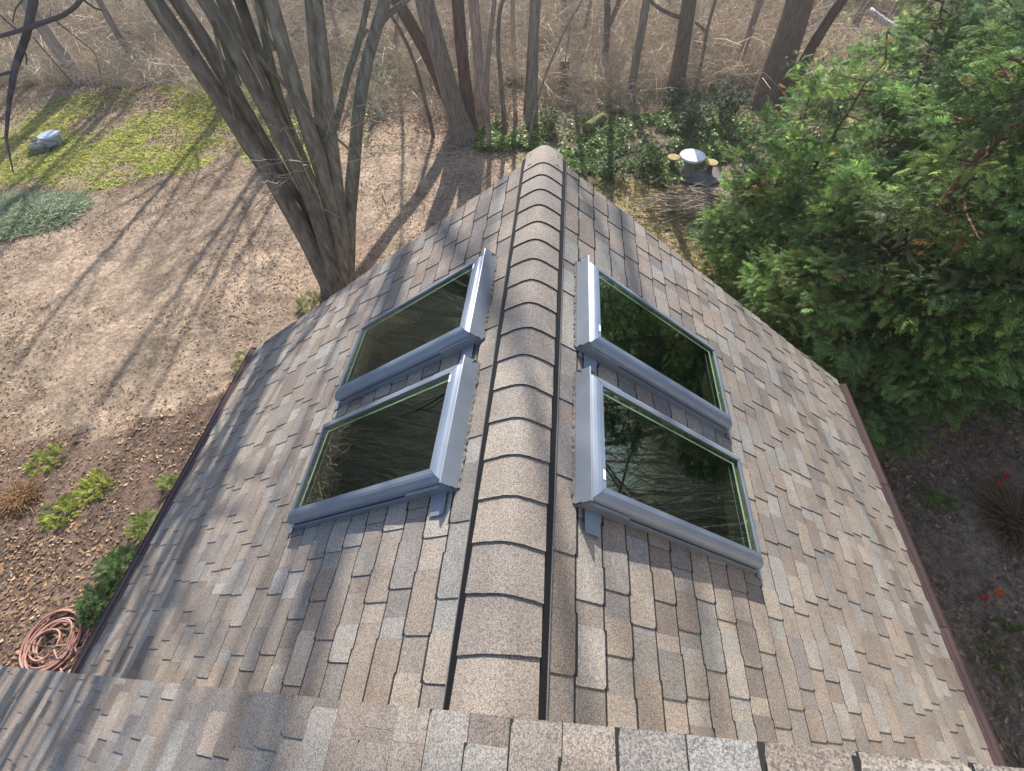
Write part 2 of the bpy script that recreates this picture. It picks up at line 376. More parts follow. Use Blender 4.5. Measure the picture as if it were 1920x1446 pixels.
# ---- skylights
def loops(py, F, y0, y1, prof, col, v0=SV0, v1=SV1, mi=0):
    L = []
    for ins, h in prof: L.append([F(v0+ins, y0+ins, h), F(v1-ins, y0+ins, h), F(v1-ins, y1-ins, h), F(v0+ins, y1-ins, h)])
    for a, b in zip(L, L[1:]):
        for i in range(4): py.poly([a[i], a[(i+1) % 4], b[(i+1) % 4], b[i]], col, mi)
GREY = (.20, .24, .30)
for side in (-1, 1):
    F = (lambda s: (lambda v, y, h: RP(s, v, y, h)))(side)
    for idx, (y0, y1) in enumerate(SKY[side]):
        py = Py()
        arc = [(.003, .050)]+[(.003+.055*(1-math.cos(a)), .050+.048*math.sin(a)) for a in [math.pi/2*k/6 for k in range(1, 7)]]
        loops(py, F, y0, y1, [(.008, 0), (.008, .042), (.003, .044)]+arc+[(.066, .099), (.067, .092), (.067, .06)], GREY)
        # mitre seams
        for (v, y, dv, dy) in ((SV0, y0, 1, 1), (SV1, y0, -1, 1), (SV1, y1, -1, -1), (SV0, y1, 1, -1)):
            pr = arc
            for (i0, h0), (i1, h1) in zip(pr, pr[1:]):
                w_ = .0012
                a = F(v+dv*i0+dv*w_, y+dy*i0, h0+.0008); b = F(v+dv*i1+dv*w_, y+dy*i1, h1+.0008); c = F(v+dv*i1, y+dy*i1+dy*w_, h1+.0008); d = F(v+dv*i0, y+dy*i0+dy*w_, h0+.0008)
                py.poly([a, b, c, d], (.10, .11, .13))
        sk = mesh_py('skylight', py, M_metal, house)
        pos = 'farther' if idx == 0 else 'nearer'
        tag(sk, pos+' skylight on the '+('left' if side < 0 else 'right')+' slope, grey blue frame round dark green glass')
        py = Py(); ins = .0665; hz = .0925
        py.poly([F(SV0+ins, y0+ins, hz), F(SV1-ins, y0+ins, hz), F(SV1-ins, y1-ins, hz), F(SV0+ins, y1-ins, hz)][::side], (1, 1, 1))
        mesh_py('glass', py, M_glass, sk)
        # flashing kit: box at the ridge side, thin skirts, tab near the ridge corner
        py = Py(); fc = (.21, .24, .28)
        rr = random.Random(idx*7+side)
        vh = SV0-.002
        # upstand along the head, with a lip
        for (a, b) in (((vh-.034, .010), (vh-.014, .096)), ((vh-.014, .096), (vh-.010, .099)), ((vh-.010, .099), (vh-.007, .096)), ((vh-.007, .096), (vh-.002, .050))):
            py.poly([F(a[0], y0-.014, a[1]), F(a[0], y1+.014, a[1]), F(b[0], y1+.014, b[1]), F(b[0], y0-.014, b[1])], fc)
        for yy in (y0-.017, y1+.017): py.poly([F(vh-.034, yy, -.002), F(vh-.034, yy, .010), F(vh-.014, yy, .096), F(vh-.002, yy, .092), F(SV0+.03, yy, .058), F(SV0+.03, yy, -.002)], fc)
        # near and far side pieces, higher for the first 0.2 m and then stepping down
        for yy, s in ((y0, -1), (y1, 1)):
            for (va, vb, ht, off) in ((SV0-.034, SV0+.002, .050, .012), (SV0-.012, SV0+.24, .060, .014), (SV0+.24, SV1+.002, .034, .010)):
                P = [F(va, yy+s*off, -.003), F(vb, yy+s*off, -.003), F(vb, yy+s*off, ht), F(va, yy+s*off, ht)]; py.poly(P, fc)
                py.poly([F(va, yy+s*off, ht), F(vb, yy+s*off, ht), F(vb, yy+s*.0, ht+.001), F(va, yy+s*.0, ht+.001)], fc)
        yy = SV1
        py.poly([F(SV1-.004, y0-.012, .030), F(SV1-.004, y1+.012, .030), F(SV1+.014, y1+.012, .018), F(SV1+.014, y0-.012, .018)], fc)
        py.poly([F(SV1+.014, y0-.03, .018), F(SV1+.014, y1+.03, .018), F(SV1+.07, y1+.03, .016), F(SV1+.07, y0-.03, .016)], fc)
        # flat tab lying on the shingles below the near ridge corner
        py.poly([F(SV0+.02, y0-.012, .0175), F(SV0+.02, y0-.115, .0175), F(SV0+.105, y0-.115, .0175), F(SV0+.105, y0-.012, .0175)], (.21, .245, .30))
        for P_ in ((y0-.0145, -1),):
            for vq in (SV0+.17,):
                for k in range(6):
                    pass
        fl = mesh_py('flashing', py, M_metal, sk)
        # ragged sealant along the head flashing
        py = Py(); n = 46; prev = None
        for k in range(n+1):
            y = y0-.01+(y1-y0+.02)*k/n; wd = .010+.012*rr.random()
            cur = [F(vh-.033, y, .018), F(vh-.030-wd*.5, y, .016+.004*rr.random()), F(vh-.030-wd, y, .013)]
            if prev:
                for a in (0, 1): py.poly([prev[a], cur[a], cur[a+1], prev[a+1]], (.12, .12, .12))
            prev = cur
        mesh_py('sealant', py, M_concrete, sk)
        # wooden lining, pale spacer and dark shaft seen through the glass
        py = Py(); lo, fa = .108, .098      # wooden reveal on the low and far sides
        vL, yF = SV1-lo, y1-fa; va, vb, ya, yb = SV0+.06, SV1-.064, y0+.06, y1-.064
        py.poly([F(vL, ya, .078), F(vb, ya, .078), F(vb, yb, .078), F(vL, yb, .078)], (.23, .135, .065))
        py.poly([F(va, yF, .078), F(vL, yF, .078), F(vL, yb, .078), F(va, yb, .078)], (.19, .115, .055))
        py.poly([F(vL, ya, .078), F(vL, yF, .078), F(vL, yF, -.02), F(vL, ya, -.02)], (.035, .034, .026)); py.poly([F(va, yF, .078), F(vL, yF, .078), F(vL, yF, -.02), F(va, yF, -.02)], (.035, .034, .026))
        mesh_py('lining', py, M_wood, sk)
        py = Py(); w_ = .015
        py.poly([F(vL-w_, ya, .0865), F(vL, ya, .0865), F(vL, yF, .0865), F(vL-w_, yF, .0865)], (.72, .80, .88))
        py.poly([F(va, yF-w_*.6, .0865), F(vL-w_, yF-w_*.6, .0865), F(vL-w_, yF, .0865), F(va, yF, .0865)], (.42, .48, .52))
        py.poly([F(vL-.034, ya, .070), F(vL-.030, ya, .070), F(vL-.030, yF-.02, .070), F(vL-.034, yF-.02, .070)], (.35, .45, .42))
        mesh_py('spacer', py, M_matte, sk)
        py = Py()
        loops(py, F, y0, y1, [(.087, .049), (.087, -.105)], (.006, .008, .007))  # near-black colour stands in for the darkness of the unlit room below
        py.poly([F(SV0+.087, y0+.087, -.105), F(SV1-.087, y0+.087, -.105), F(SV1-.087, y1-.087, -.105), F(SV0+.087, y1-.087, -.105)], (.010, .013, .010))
        mesh_py('shaft', py, M_dark, sk)
        py = Py()   # blank white sticker at the near ridge corner of the frame
        yc = y0+.10 if side > 0 else y1-.13
        py.poly([F(SV0+.050, yc, .1000), F(SV0+.064, yc, .1005), F(SV0+.064, yc+.045, .1005), F(SV0+.050, yc+.045, .1000)], (.8, .8, .8))
        mesh_py('sticker', py, M_matte, sk)
        py = Py()   # screw heads on the wood lining
        for vq, yq in ((SV1-.085, y0+(y1-y0)*.35),):
            ctr = F(vq, yq, .0800); ex_ = np.array(F(vq+.009, yq, .0800))-np.array(ctr); ey_ = np.array([0, .009, 0])
            py.poly([tuple(np.array(ctr)+ex_*math.cos(a)+ey_*math.sin(a)) for a in [2*math.pi*i/10 for i in range(10)]], (.65, .62, .5))
        mesh_py('screw', py, M_metal, sk)
# ------------------------------------------------------------------ GROUND
def poly_mask(x, y, pix, warp=.35):
    P = np.array([G(u, v)[:2] for u, v in pix])
    xx = x+(fbm(x, y, 1.5, 5)-.5)*2*warp; yy = y+(fbm(x, y, 1.5, 9)-.5)*2*warp
    ins = np.zeros(np.shape(x), bool); n = len(P)
    for i in range(n):
        x0, y0 = P[i]; x1, y1 = P[(i+1) % n]
        c = ((y0 > yy) != (y1 > yy)) & (xx < (x1-x0)*(yy-y0)/((y1-y0) if y1 != y0 else 1e-9)+x0); ins ^= c
    return ins
LAWN = [(-260, 230), (0, 205), (120, 195), (250, 178), (330, 160), (420, 165), (540, 190), (590, 250), (640, 300), (560, 330), (430, 275), (350, 320), (215, 352), (170, 350), (0, 350), (-300, 350)]
DIRT = [(-400, 350), (0, 350), (170, 350), (350, 320), (430, 275), (560, 325), (690, 290), (900, 320), (960, 420), (700, 620), (560, 640), (440, 720), (300, 800), (0, 850), (-500, 800)]
IVY = [(900, 285), (930, 235), (990, 215), (1090, 205), (1250, 215), (1300, 215), (1390, 240), (1400, 300), (1330, 330), (1240, 345), (1130, 352), (1000, 300)]
MULCH = [(-500, 820), (0, 850), (250, 800), (420, 740), (620, 600), (700, 900), (300, 1330), (0, 1300), (-700, 1250)]
YELL = [(1100, 340), (1240, 345), (1400, 370), (1500, 500), (1330, 520), (1200, 420)]
def ground_z(x, y):
    berm = .22*np.exp(-((y-16.3-(x+12)*-.02)/.9)**2)*(x < -8)
    return (fbm(x, y, 2.6, 3)-.5)*.16+(vnoise(x, y, .5, 7)-.5)*.03+berm+np.clip(y-19, 0, 60)*.012
xs = np.unique(np.r_[np.linspace(-260, -36, 24), np.arange(-36, 24, .16), np.linspace(24, 260, 24)])
ys_ = np.unique(np.r_[np.linspace(-120, -4, 20), np.arange(-4, 31, .16), np.linspace(31, 400, 34)])
X, Y = np.meshgrid(xs, ys_, indexing='ij')
Zg = ground_z(X, Y)
Cg = np.empty(X.shape+(3,)); n1 = fbm(X, Y, 1.1, 1)[..., None]; n2 = fbm(X, Y, 3.5, 4)[..., None]; n3 = vnoise(X, Y, .35, 2)[..., None]
Cg[:] = np.array([.30, .215, .155])*(.75+.5*n1)*(1-.25*(n2 > .55)*n2)
Cg = np.where((n3 > .72), Cg*np.array([.75, .85, .7]), Cg)
m = (Y > 17)[..., None]; Cg = np.where(m, np.array([.36, .28, .215])*(.7+.5*n1)*np.where(n2 > .52, np.array([.85, 1.0, .72]), 1), Cg)
m = poly_mask(X, Y, DIRT)[..., None]; Cg = np.where(m, np.array([.285, .215, .155])*(.38+.75*n1+.40*n3)*np.where(n2 > .56, np.array([.82, .78, .76]), 1)*(1-.22*(vnoise(X, Y, .18, 21)[..., None] > .6)), Cg)
m = poly_mask(X, Y, LAWN, .6)[..., None]
gr = np.clip((n2-.30)*4, .15, .85)*np.clip((n1-.2)*3, .25, 1)
Cg = np.where(m, Cg*(1-gr)+gr*np.array([.31, .33, .10])*(.6+.6*n3), Cg)
m = poly_mask(X, Y, MULCH)[..., None]; Cg = np.where(m, np.array([.15, .102, .075])*(.6+.8*n1), Cg)
m = ((X > 3.0) & (Y < 7+(n1[..., 0]-.5)*2))[..., None]; Cg = np.where(m, np.array([.19, .135, .095])*(.7+.6*n1), Cg)
m = poly_mask(X, Y, IVY)[..., None]; Cg = np.where(m, np.array([.13, .115, .07])*(.6+.7*n1), Cg)
m = poly_mask(X, Y, YELL)[..., None]; Cg = np.where(m, Cg*.6+.4*np.array([.26, .22, .08])*(.7+.6*n3), Cg)
m = ((abs(X) < 3.6) & (Y < 4.0) & (Y > -3))[..., None]; Cg = np.where(m, np.array([.12, .085, .065])*(.7+.6*n1), Cg)
acc = Acc(); nx, ny = X.shape; i = (np.arange(nx-1)[:, None]*ny+np.arange(ny-1)[None]); acc.add(np.stack([X, Y, Zg], -1), np.stack([i, i+ny, i+ny+1, i+1], -1), Cg.reshape(-1, 3))
go = mesh_np('ground', acc, M_ground, smooth=True); tag(go, 'bare tan soil, patchy lawn and leaf litter around the house', kind='structure')
# ------------------------------------------------------------------ scatter helpers
def scatter(n, pix=None, box=None, warp=.35, cond=None):
    if pix is not None:
        P = np.array([G(u, v)[:2] for u, v in pix]); lo, hi = P.min(0)-.3, P.max(0)+.3
    else: lo, hi = np.array(box[0]), np.array(box[1])
    out = np.zeros((0, 2)); tries = 0
    while len(out) < n and tries < 60:
        q = rng.uniform(lo, hi, (n*2, 2)); tries += 1
        if pix is not None: q = q[poly_mask(q[:, 0], q[:, 1], pix, warp)]
        if cond is not None: q = q[cond(q[:, 0], q[:, 1])]
        out = np.r_[out, q]
    return out[:n]
def place(acc, proto_v, proto_q, P, yaw, scale, col, tilt=None, colvar=0):
    N = len(P); V = len(proto_v); c, s = np.cos(yaw), np.sin(yaw); z = np.zeros(N); o = np.ones(N)
    Rz = np.stack([np.stack([c, -s, z], -1), np.stack([s, c, z], -1), np.stack([z, z, o], -1)], 1)
    if tilt is not None:
        ax, ay = tilt; ca, sa = np.cos(ax), np.sin(ax); Rx = np.stack([np.stack([o, z, z], -1), np.stack([z, ca, -sa], -1), np.stack([z, sa, ca], -1)], 1)
        cb, sb = np.cos(ay), np.sin(ay); Ry = np.stack([np.stack([cb, z, sb], -1), np.stack([z, o, z], -1), np.stack([-sb, z, cb], -1)], 1); Rz = Rz @ Ry @ Rx
    v = np.einsum('nij,vj->nvi', Rz, proto_v)*np.reshape(scale, (-1, 1, 1))+P[:, None]
    q = (np.arange(N)*V)[:, None, None]+proto_q[None]
    acc.add(v, q, np.repeat(col, V, 0))
def pick(pal, n, k=.2):
    pal = np.array(pal); return pal[rng.integers(0, len(pal), n)]*(1+rng.uniform(-k, k, (n, 1)))
# dead leaves
leaf_v = np.array([(-.5, 0, .06), (-.12, -.26, 0), (.5, 0, .10), (-.12, .26, .02)]); leaf_q = np.array([[0, 1, 2, 3]])
def on_ground(q, dz=0): return np.c_[q, ground_z(q[:, 0], q[:, 1])+dz]
acc = Acc()
LP = [(.20,.14,.10),(.17,.12,.09),(.46,.31,.19),(.38,.25,.15),(.30,.19,.12),(.52,.38,.25),(.24,.15,.10),(.42,.24,.12)]
outside = lambda x, y: ~((abs(x) < 3.0) & (y < 3.2))
for n, pix, box, sc in ((15000, MULCH, None, (.015, .085)), (24000, DIRT, None, (.02, .08)), (11000, None, ((3.2, -1), (10, 9)), (.03, .11)), (42000, None, ((-24, 14.5), (16, 26)), (.06, .12)), (26000, None, ((-34, 22), (28, 36)), (.10, .17)), (9000, None, ((-2, 8), (9, 15)), (.05, .09)), (9000, None, ((-16, 13), (-1, 18)), (.05, .10)), (9000, LAWN, None, (.05, .08)), (2500, None, ((-8.5, -.6), (-3.6, 1.8)), (.05, .09))):
    q = scatter(n, pix, box, cond=outside)
    if pix in (MULCH,): q = q[fbm(q[:, 0], q[:, 1], .9, 3) > .30+.28*rng.random(len(q))]
    if pix in (DIRT,): q = q[fbm(q[:, 0], q[:, 1], 2.0, 13) > .34+.25*rng.random(len(q))]
    if pix is None and box[0][0] == 3.2: q = q[vnoise(q[:, 0], q[:, 1], .7, 3) > .35]
    n = len(q)
    place(acc, leaf_v, leaf_q, on_ground(q, .012), rng.uniform(0, 6.28, n), rng.uniform(*sc, n), pick(LP, n), (rng.normal(0, .35, n), rng.normal(0, .35, n)))
o = mesh_np('leaf_litter', acc, M_dead); tag(o, 'tan fallen leaves strewn over the soil, lawn and woodland floor', 'fallen leaves', kind='stuff')
# lawn grass tufts
acc = Acc(); q = scatter(30000, LAWN, warp=.6); q = q[(fbm(q[:, 0], q[:, 1], 3.5, 4) > .30+.25*rng.random(len(q))) & (fbm(q[:, 0], q[:, 1], 1.1, 1) > .22+.25*rng.random(len(q)))]; n = len(q)
P0 = on_ground(q); dirn = np.c_[rng.normal(0, .05, (n, 2)), rng.uniform(.03, .07, n)]
tubes(acc, np.stack([P0, P0+dirn*.6, P0+dirn*1.1+np.c_[dirn[:, :2]*.8, np.zeros(n)]], 1), np.array([.014, .011, .003]), 2, pick([(.50,.54,.13),(.42,.50,.11),(.58,.56,.18),(.28,.38,.08),(.46,.38,.17)], n))
q2 = scatter(2600, YELL); n = len(q2); P0 = on_ground(q2); dirn = np.c_[rng.normal(0, .05, (n, 2)), rng.uniform(.03, .06, n)]
tubes(acc, np.stack([P0, P0+dirn*.6, P0+dirn*1.1], 1), np.array([.012, .010, .003]), 2, pick([(.30,.28,.07),(.22,.25,.06)], n))
o = mesh_np('grass', acc, M_leaf); tag(o, 'patchy yellow green grass of the back lawn', 'grass', kind='stuff')
# ivy ground cover
acc = Acc(); ivy_v = np.array([(-.5, 0, 0), (0, -.42, .1), (.55, 0, -.08), (0, .42, .1)])
q = scatter(15000, IVY, warp=.9, cond=lambda x, y: (fbm(x, y, 1.3, 12) > .42+.18*rng.random(np.shape(x)))); n = len(q)
hgt = (fbm(q[:, 0], q[:, 1], 1.0, 13)-.2)*.45*rng.random(n)
place(acc, ivy_v, leaf_q, on_ground(q, .03)+np.c_[np.zeros((n, 2)), hgt], rng.uniform(0, 6.28, n), rng.uniform(.06, .13, n), pick([(.15,.26,.06),(.22,.34,.07),(.09,.17,.055),(.28,.38,.08),(.16,.22,.10),(.26,.30,.09)], n), (rng.normal(0, .5, n), rng.normal(0, .5, n)))
q = scatter(10000, None, ((-9, 13.6), (9, 21)), cond=lambda x, y: (fbm(x, y, 2.2, 15) > .44+.16*rng.random(np.shape(x)))); n = len(q)
place(acc, ivy_v, leaf_q, on_ground(q, .03)+np.c_[np.zeros((n, 2)), rng.random(n)*.15], rng.uniform(0, 6.28, n), rng.uniform(.06, .12, n), pick([(.12,.20,.05),(.18,.27,.07),(.15,.19,.12)], n), (rng.normal(0, .5, n), rng.normal(0, .5, n)))
o = mesh_np('ivy', acc, M_ivy); tag(o, 'glossy green ivy covering the woodland edge beyond the ridge', 'ivy', kind='stuff')
# ------------------------------------------------------------------ woodland thicket (nobody could count it)
acc = Acc()
def thicket(acc, nb, box, cond, h=(.6, 1.9), st=26, wd=(.004, .009), pal=None, ln=.42):
    q = scatter(nb, None, box, cond=cond); nb = len(q)
    base = np.repeat(on_ground(q), st, 0); N = len(base)
    base[:, :2] += rng.normal(0, .10, (N, 2)); H = np.repeat(rng.uniform(h[0], h[1], nb), st)*rng.uniform(.5, 1.1, N)
    lean = rng.normal(0, ln, (N, 2))*H[:, None]; mid = base+np.c_[lean*.35+rng.normal(0, .06, (N, 2)), H*.55]
    tip = base+np.c_[lean+rng.normal(0, .12, (N, 2)), H*rng.uniform(.7, 1.0, N)]; droop = tip+np.c_[lean*.5+rng.normal(0, .2, (N, 2)), rng.uniform(-.35, .15, N)*H]
    P = np.stack([base, mid, tip, droop], 1); wdt = rng.uniform(*wd, N)[:, None]*np.array([[1.2, 1, .7, .35]])
    c = pick(pal or [(.58,.47,.34),(.47,.375,.28),(.66,.56,.42),(.38,.30,.23),(.56,.45,.33),(.78,.69,.56)], N)
    tubes(acc, P, wdt, 2, c)
    # side twigs
    k = rng.integers(0, N, N); t = rng.random(N)[:, None]; a = mid[k]*(1-t)+tip[k]*t; dv = nrm(rng.normal(0, 1, (N, 3))+np.array([0, 0, .25]))*rng.uniform(.15, .5, N)[:, None]
    tubes(acc, np.stack([a, a+dv*.5+rng.normal(0, .03, (N, 3)), a+dv], 1), wdt[k][:, :1]*np.array([[.7, .55, .3]]), 2, c[k])
def woods(x, y):
    edge = np.interp(x, [-30, -20, -14, -11, -8, -6, -4, -1, 2, 5, 8, 20], [13.5, 16.5, 17.3, 17.6, 18.5, 17.5, 17.0, 17.5, 17.2, 17.6, 17.4, 17.5])
    return y > edge+(fbm(x, y, 2.5, 30)-.5)*2.5
vis = lambda x, y: (x > -1.12*y-6) & (x < 1.0*y+4)
thicket(acc, 420, ((-26, 13.5), (18, 19)), lambda x, y: (y > 15.2+.10*np.abs(x+4)) & (fbm(x, y, 2, 50) > .42), (.4, 1.1), st=14, wd=(.003, .006))
thicket(acc, 1100, ((-34, 14), (26, 23)), lambda x, y: woods(x, y) & vis(x, y) & (fbm(x, y, 3, 40) > .36), (.5, 1.5), ln=.6)
thicket(acc, 1500, ((-36, 20), (30, 31)), lambda x, y: woods(x, y) & vis(x, y) & (fbm(x, y, 4, 44) > .40), (.7, 2.1), wd=(.005, .011), ln=.6)
thicket(acc, 1100, ((-45, 29), (38, 46)), lambda x, y: vis(x, y), (1.2, 3.0), wd=(.012, .022))
thicket(acc, 260, ((-34, -6), (-20, 14)), None, (.8, 2.4), wd=(.012, .022))
thicket(acc, 150, ((12, -6), (26, 14)), None, (.8, 2.4), wd=(.012, .022))
o = mesh_np('thicket', acc, M_twig); tag(o, 'dense leafless brown brush filling the floor of the woods', 'brushwood', kind='stuff')
# ------------------------------------------------------------------ bare trees
def near_view(P, dmin=9.0):     # does a growing branch cross the space close to the roof?
    q = (np.asarray(P)-CAM) @ RT; z = -q[:, 2]; u = q[:, 0]/np.maximum(z, .01)*FPX; v = q[:, 1]/np.maximum(z, .01)*FPX
    return bool(((z > .0) & (z < dmin) & (abs(u) < 1080) & (abs(v) < 830)).any()) or bool((np.linalg.norm(P-CAM, axis=1) < 2.5).any())
def grow(acc, P, rad, n, lvl, rg, up=.25, col=(.2, .17, .14), tmin=.35, lenf=.45, spread=.9, minr=.004, guard=True):
    """branches off one path P (K,3) with radii rad; returns nothing, adds tubes"""
    K = len(P); seg = np.linalg.norm(np.diff(P, axis=0), axis=1).sum()
    for k in range(n):
        t = tmin+(1-tmin)*((k+rg.random())/n); x = t*(K-1); i = min(int(x), K-2); f = x-i
        a = P[i]*(1-f)+P[i+1]*f; d0 = nrm(P[i+1]-P[i]); r0 = (rad[i]*(1-f)+rad[i+1]*f)
        side = nrm(np.cross(d0, nrm(rg.normal(size=3)))); L = seg*lenf*(1.15-t*.75)*rg.uniform(.6, 1.2)
        d = nrm(d0*rg.uniform(.35, .8)+side*spread+np.array([0, 0, up])); kk = 6; pts = [a]; dd = d.copy()
        for j in range(kk-1):
            dd = nrm(dd+rg.normal(0, .16, 3)+np.array([0, 0, .05])); pts.append(pts[-1]+dd*L/(kk-1))
        pts = np.array(pts)
        if guard and near_view(pts): continue
        r = max(min(r0*.55, L*.022), minr); rr_ = r*np.linspace(1, .25, kk)
        tubes(acc, pts[None], rr_[None], 5 if r > .03 else (3 if r > .008 else 3), np.array(col)*rg.uniform(.85, 1.15))
        if lvl > 0: grow(acc, pts, rr_, max(3, n//2 if lvl > 1 else 4), lvl-1, rg, up, col, .25, .5, spread, minr, guard)
def tree_from_pixels(name, path, wpx, label, H=13, seed=0, col=(.20, .165, .14), mat=None, nb=11, group='bare trees at the woodland edge', lvl=2, base_flare=1.35, r_min=.02, cat='tree', z0=None):
    """path: [(u,v) base, ..., top at the frame edge]; carried on above the frame to height H"""
    rg = np.random.default_rng(seed); b = G(*path[0]); b[2] = ground_z(b[0], b[1])
    n = np.array([b[0]-CAM[0], b[1]-CAM[1], 0]); n = n/np.linalg.norm(n)
    pts = [b]+[on_plane(u, v, b, n) for u, v in path[1:]]
    dist = np.linalg.norm(b-CAM); r0 = wpx*dist/FPX/2*.93
    d = nrm(pts[-1]-pts[-2]); p = pts[-1].copy(); hs = (H-p[2]); k = 5
    for j in range(k):
        d = nrm(d+rg.normal(0, .05, 3)+np.array([0, 0, .12])); p = p+d*hs/k/max(d[2], .4); pts.append(p)
    Pth = smooth_path(pts, 22); zz = np.clip((Pth[:, 2]-b[2])/max(H, 1), 0, 1); rad = r0*(1-.80*zz**.9); 
    Pth[1:-1, :2] += rg.normal(0, r0*.10, (20, 2))
    rad[0] *= base_flare; rad[1] *= 1+(base_flare-1)*.25; Pth[0, 2] -= .15
    root = empty(name, b, label, cat, group)
    a = Acc(); tubes(a, Pth[None], rad[None], 12, np.array(col)); keep(mesh_np('trunk', a, mat or M_bark, None, True), root)
    a = Acc(); cc = np.array(col)*1.0
    tm = float(np.argmax(Pth[:, 2] > min(5.0, H*.45)))/21
    grow(a, Pth, rad, nb, lvl, rg, .3, cc, tm, .42)
    keep(mesh_np('crown', a, M_twig, None, True), root)
    return root
TR = [
 ([(268, 140), (235, 85), (205, 35), (185, 0)], 10, 9, 'slim brown tree leaning left at the lawn edge, nearest the grass', (.22,.175,.145)),
 ([(262, 72), (240, 35), (222, 0)], 9, 12, 'thin tree leaning left behind the lawn-edge brush', (.25,.21,.18)),
 ([(160, 165), (115, 100), (70, 40), (45, 0)], 17, 14, 'thick pale trunk blurred by brush at the far left', (.33,.28,.24)),
 ([(140, 40), (120, 0)], 12, 13, 'pale trunk high at the far left behind the brush', (.30,.25,.22)),
 ([(872, 262), (845, 180), (815, 80), (795, 0)], 34, 17, 'stout grey brown trunk, left of the close pair beyond the ridge', (.225,.185,.155)),
 ([(860, 235), (818, 120), (775, 50), (742, 0)], 23, 15, 'dark trunk leaning steeply left behind the stout grey one', (.12,.085,.07)),
 ([(882, 248), (872, 150), (863, 70), (856, 0)], 22, 17, 'straight dark brown trunk touching the stout grey one on its right', (.135,.095,.08)),
 ([(813, 256), (795, 180), (778, 115), (752, 50), (735, 30)], 7, 9, 'thin bowed sapling left of the stout grey trunk', (.19,.145,.12)),
 ([(917, 282), (914, 190), (908, 115), (925, 50), (926, 0)], 9, 10, 'slender crooked tree just left of the roof apex', (.27,.215,.18)),
 ([(947, 242), (940, 160), (932, 90), (930, 30), (940, 0)], 8, 10, 'slender tree between the crooked one and the straight grey trunk', (.20,.165,.14)),
 ([(905, 205), (897, 110), (888, 0)], 19, 16, 'pale brown trunk standing back behind the dark straight trunk', (.34,.27,.23)),
 ([(996, 228), (998, 150), (1002, 70), (1006, 0)], 17, 16, 'straight grey trunk directly beyond the roof apex', (.25,.215,.18)),
 ([(984, 212), (987, 170), (989, 125), (992, 95)], 6, 5, 'short sapling hugging the straight grey trunk', (.18,.145,.12)),
 ([(990, 275), (1005, 190), (1030, 120), (1055, 60), (1092, 0)], 5, 8, 'whippy sapling arching right from the roof apex', (.28,.23,.19)),
 ([(1132, 140), (1137, 90), (1141, 40), (1139, 0)], 11, 12, 'dark forked tree standing back to the right of the apex', (.17,.145,.125)),
 ([(1183, 190), (1190, 120), (1205, 50), (1212, 0)], 14, 14, 'mid grey trunk wrapped in brush, left of the tall brown trunk', (.24,.20,.17)),
 ([(1262, 192), (1275, 120), (1287, 50), (1293, 0)], 24, 17, 'tall brown trunk with a side limb above the green shrubs', (.175,.13,.105)),
 ([(1302, 175), (1318, 110), (1323, 55), (1342, 0)], 6, 9, 'thin forked tree just right of the tall brown trunk', (.21,.17,.145)),
 ([(1378, 145), (1400, 75), (1425, 0)], 11, 13, 'slim leaning tree midway between the two brown trunks', (.25,.205,.175)),
 ([(1440, 197), (1462, 120), (1485, 50), (1506, 0)], 42, 19, 'thickest trunk of all with furrowed brown bark beside the conifers', (.19,.14,.115)),
 ([(1462, 212), (1495, 130), (1535, 60), (1580, 0)], 17, 13, 'dark trunk leaning right behind the thickest one', (.13,.095,.08)),
 ([(1757, 190), (1775, 140), (1810, 60), (1835, 0)], 40, 17, 'broad trunk half hidden behind the conifer branches', (.16,.125,.10)),
 ([(965, 140), (963, 80), (962, 20), (962, 0)], 8, 12, 'thin pale trunk far back between the apex trees', (.36,.28,.24)),
 ([(1055, 60), (1058, 0)], 9, 14, 'far grey trunk above the old stump', (.27,.23,.2)),
 ([(1640, 95), (1690, 0)], 12, 13, 'faint leaning trunk far back between the conifer tops', (.28,.23,.2)),
 ([(1600, 50), (1625, 0)], 10, 13, 'distant slim trunk right of the thickest trunk', (.26,.22,.19)),
 ([(355, 60), (330, 0)], 12, 14, 'distant trunk glimpsed left of the many-stemmed tree', (.28,.24,.21)),
 ([(735, 130), (742, 60), (750, 0)], 6, 10, 'thin sapling in the brush right of the many-stemmed tree', (.25,.2,.17)),
 ([(1245, 60), (1250, 0)], 11, 14, 'far pale trunk left of the tall brown trunk top', (.3,.25,.21)),
 ([(1085, 100), (1100, 40), (1108, 0)], 6, 9, 'spindly far tree right of the old stump', (.27,.22,.19)),
]
for i, (path, wpx, H, lab, col) in enumerate(TR):
    tree_from_pixels('bare_tree', path, wpx, lab, H, 100+i, col, nb=8 if wpx > 12 else 5, base_flare=1.45 if wpx > 15 else 1.15)
# extra branches called out in the photo: fork of the dark forked tree and side limb of the tall brown trunk are grown as their own parts
def limb(root_label, pix, D, w0, w1, col):
    root = [o for o in bpy.data.objects if o.get('label') == root_label][0]; b = np.array(root.location); n = np.array([b[0]-CAM[0], b[1]-CAM[1], 0]); n /= np.linalg.norm(n)
    P = smooth_path([on_plane(u, v, b, n) for u, v in pix], 10); dist = np.linalg.norm(P[0]-CAM); a = Acc()
    tubes(a, P[None], (np.linspace(w0, w1, 10)*dist/FPX/2)[None], 8, np.array(col)); keep(mesh_np('limb', a, M_bark, None, True), root)
limb('dark forked tree standing back to the right of the apex', [(1140, 50), (1150, 30), (1158, 10), (1165, -15)], 0, 8, 6, (.17,.145,.125))
limb('tall brown trunk with a side limb above the green shrubs', [(1280, 33), (1262, 28), (1240, 18), (1222, 5), (1215, -10)], 0, 7, 4, (.175,.13,.105))
limb('thin forked tree just right of the tall brown trunk', [(1322, 58), (1312, 48), (1303, 42)], 0, 5, 3, (.21,.17,.145))
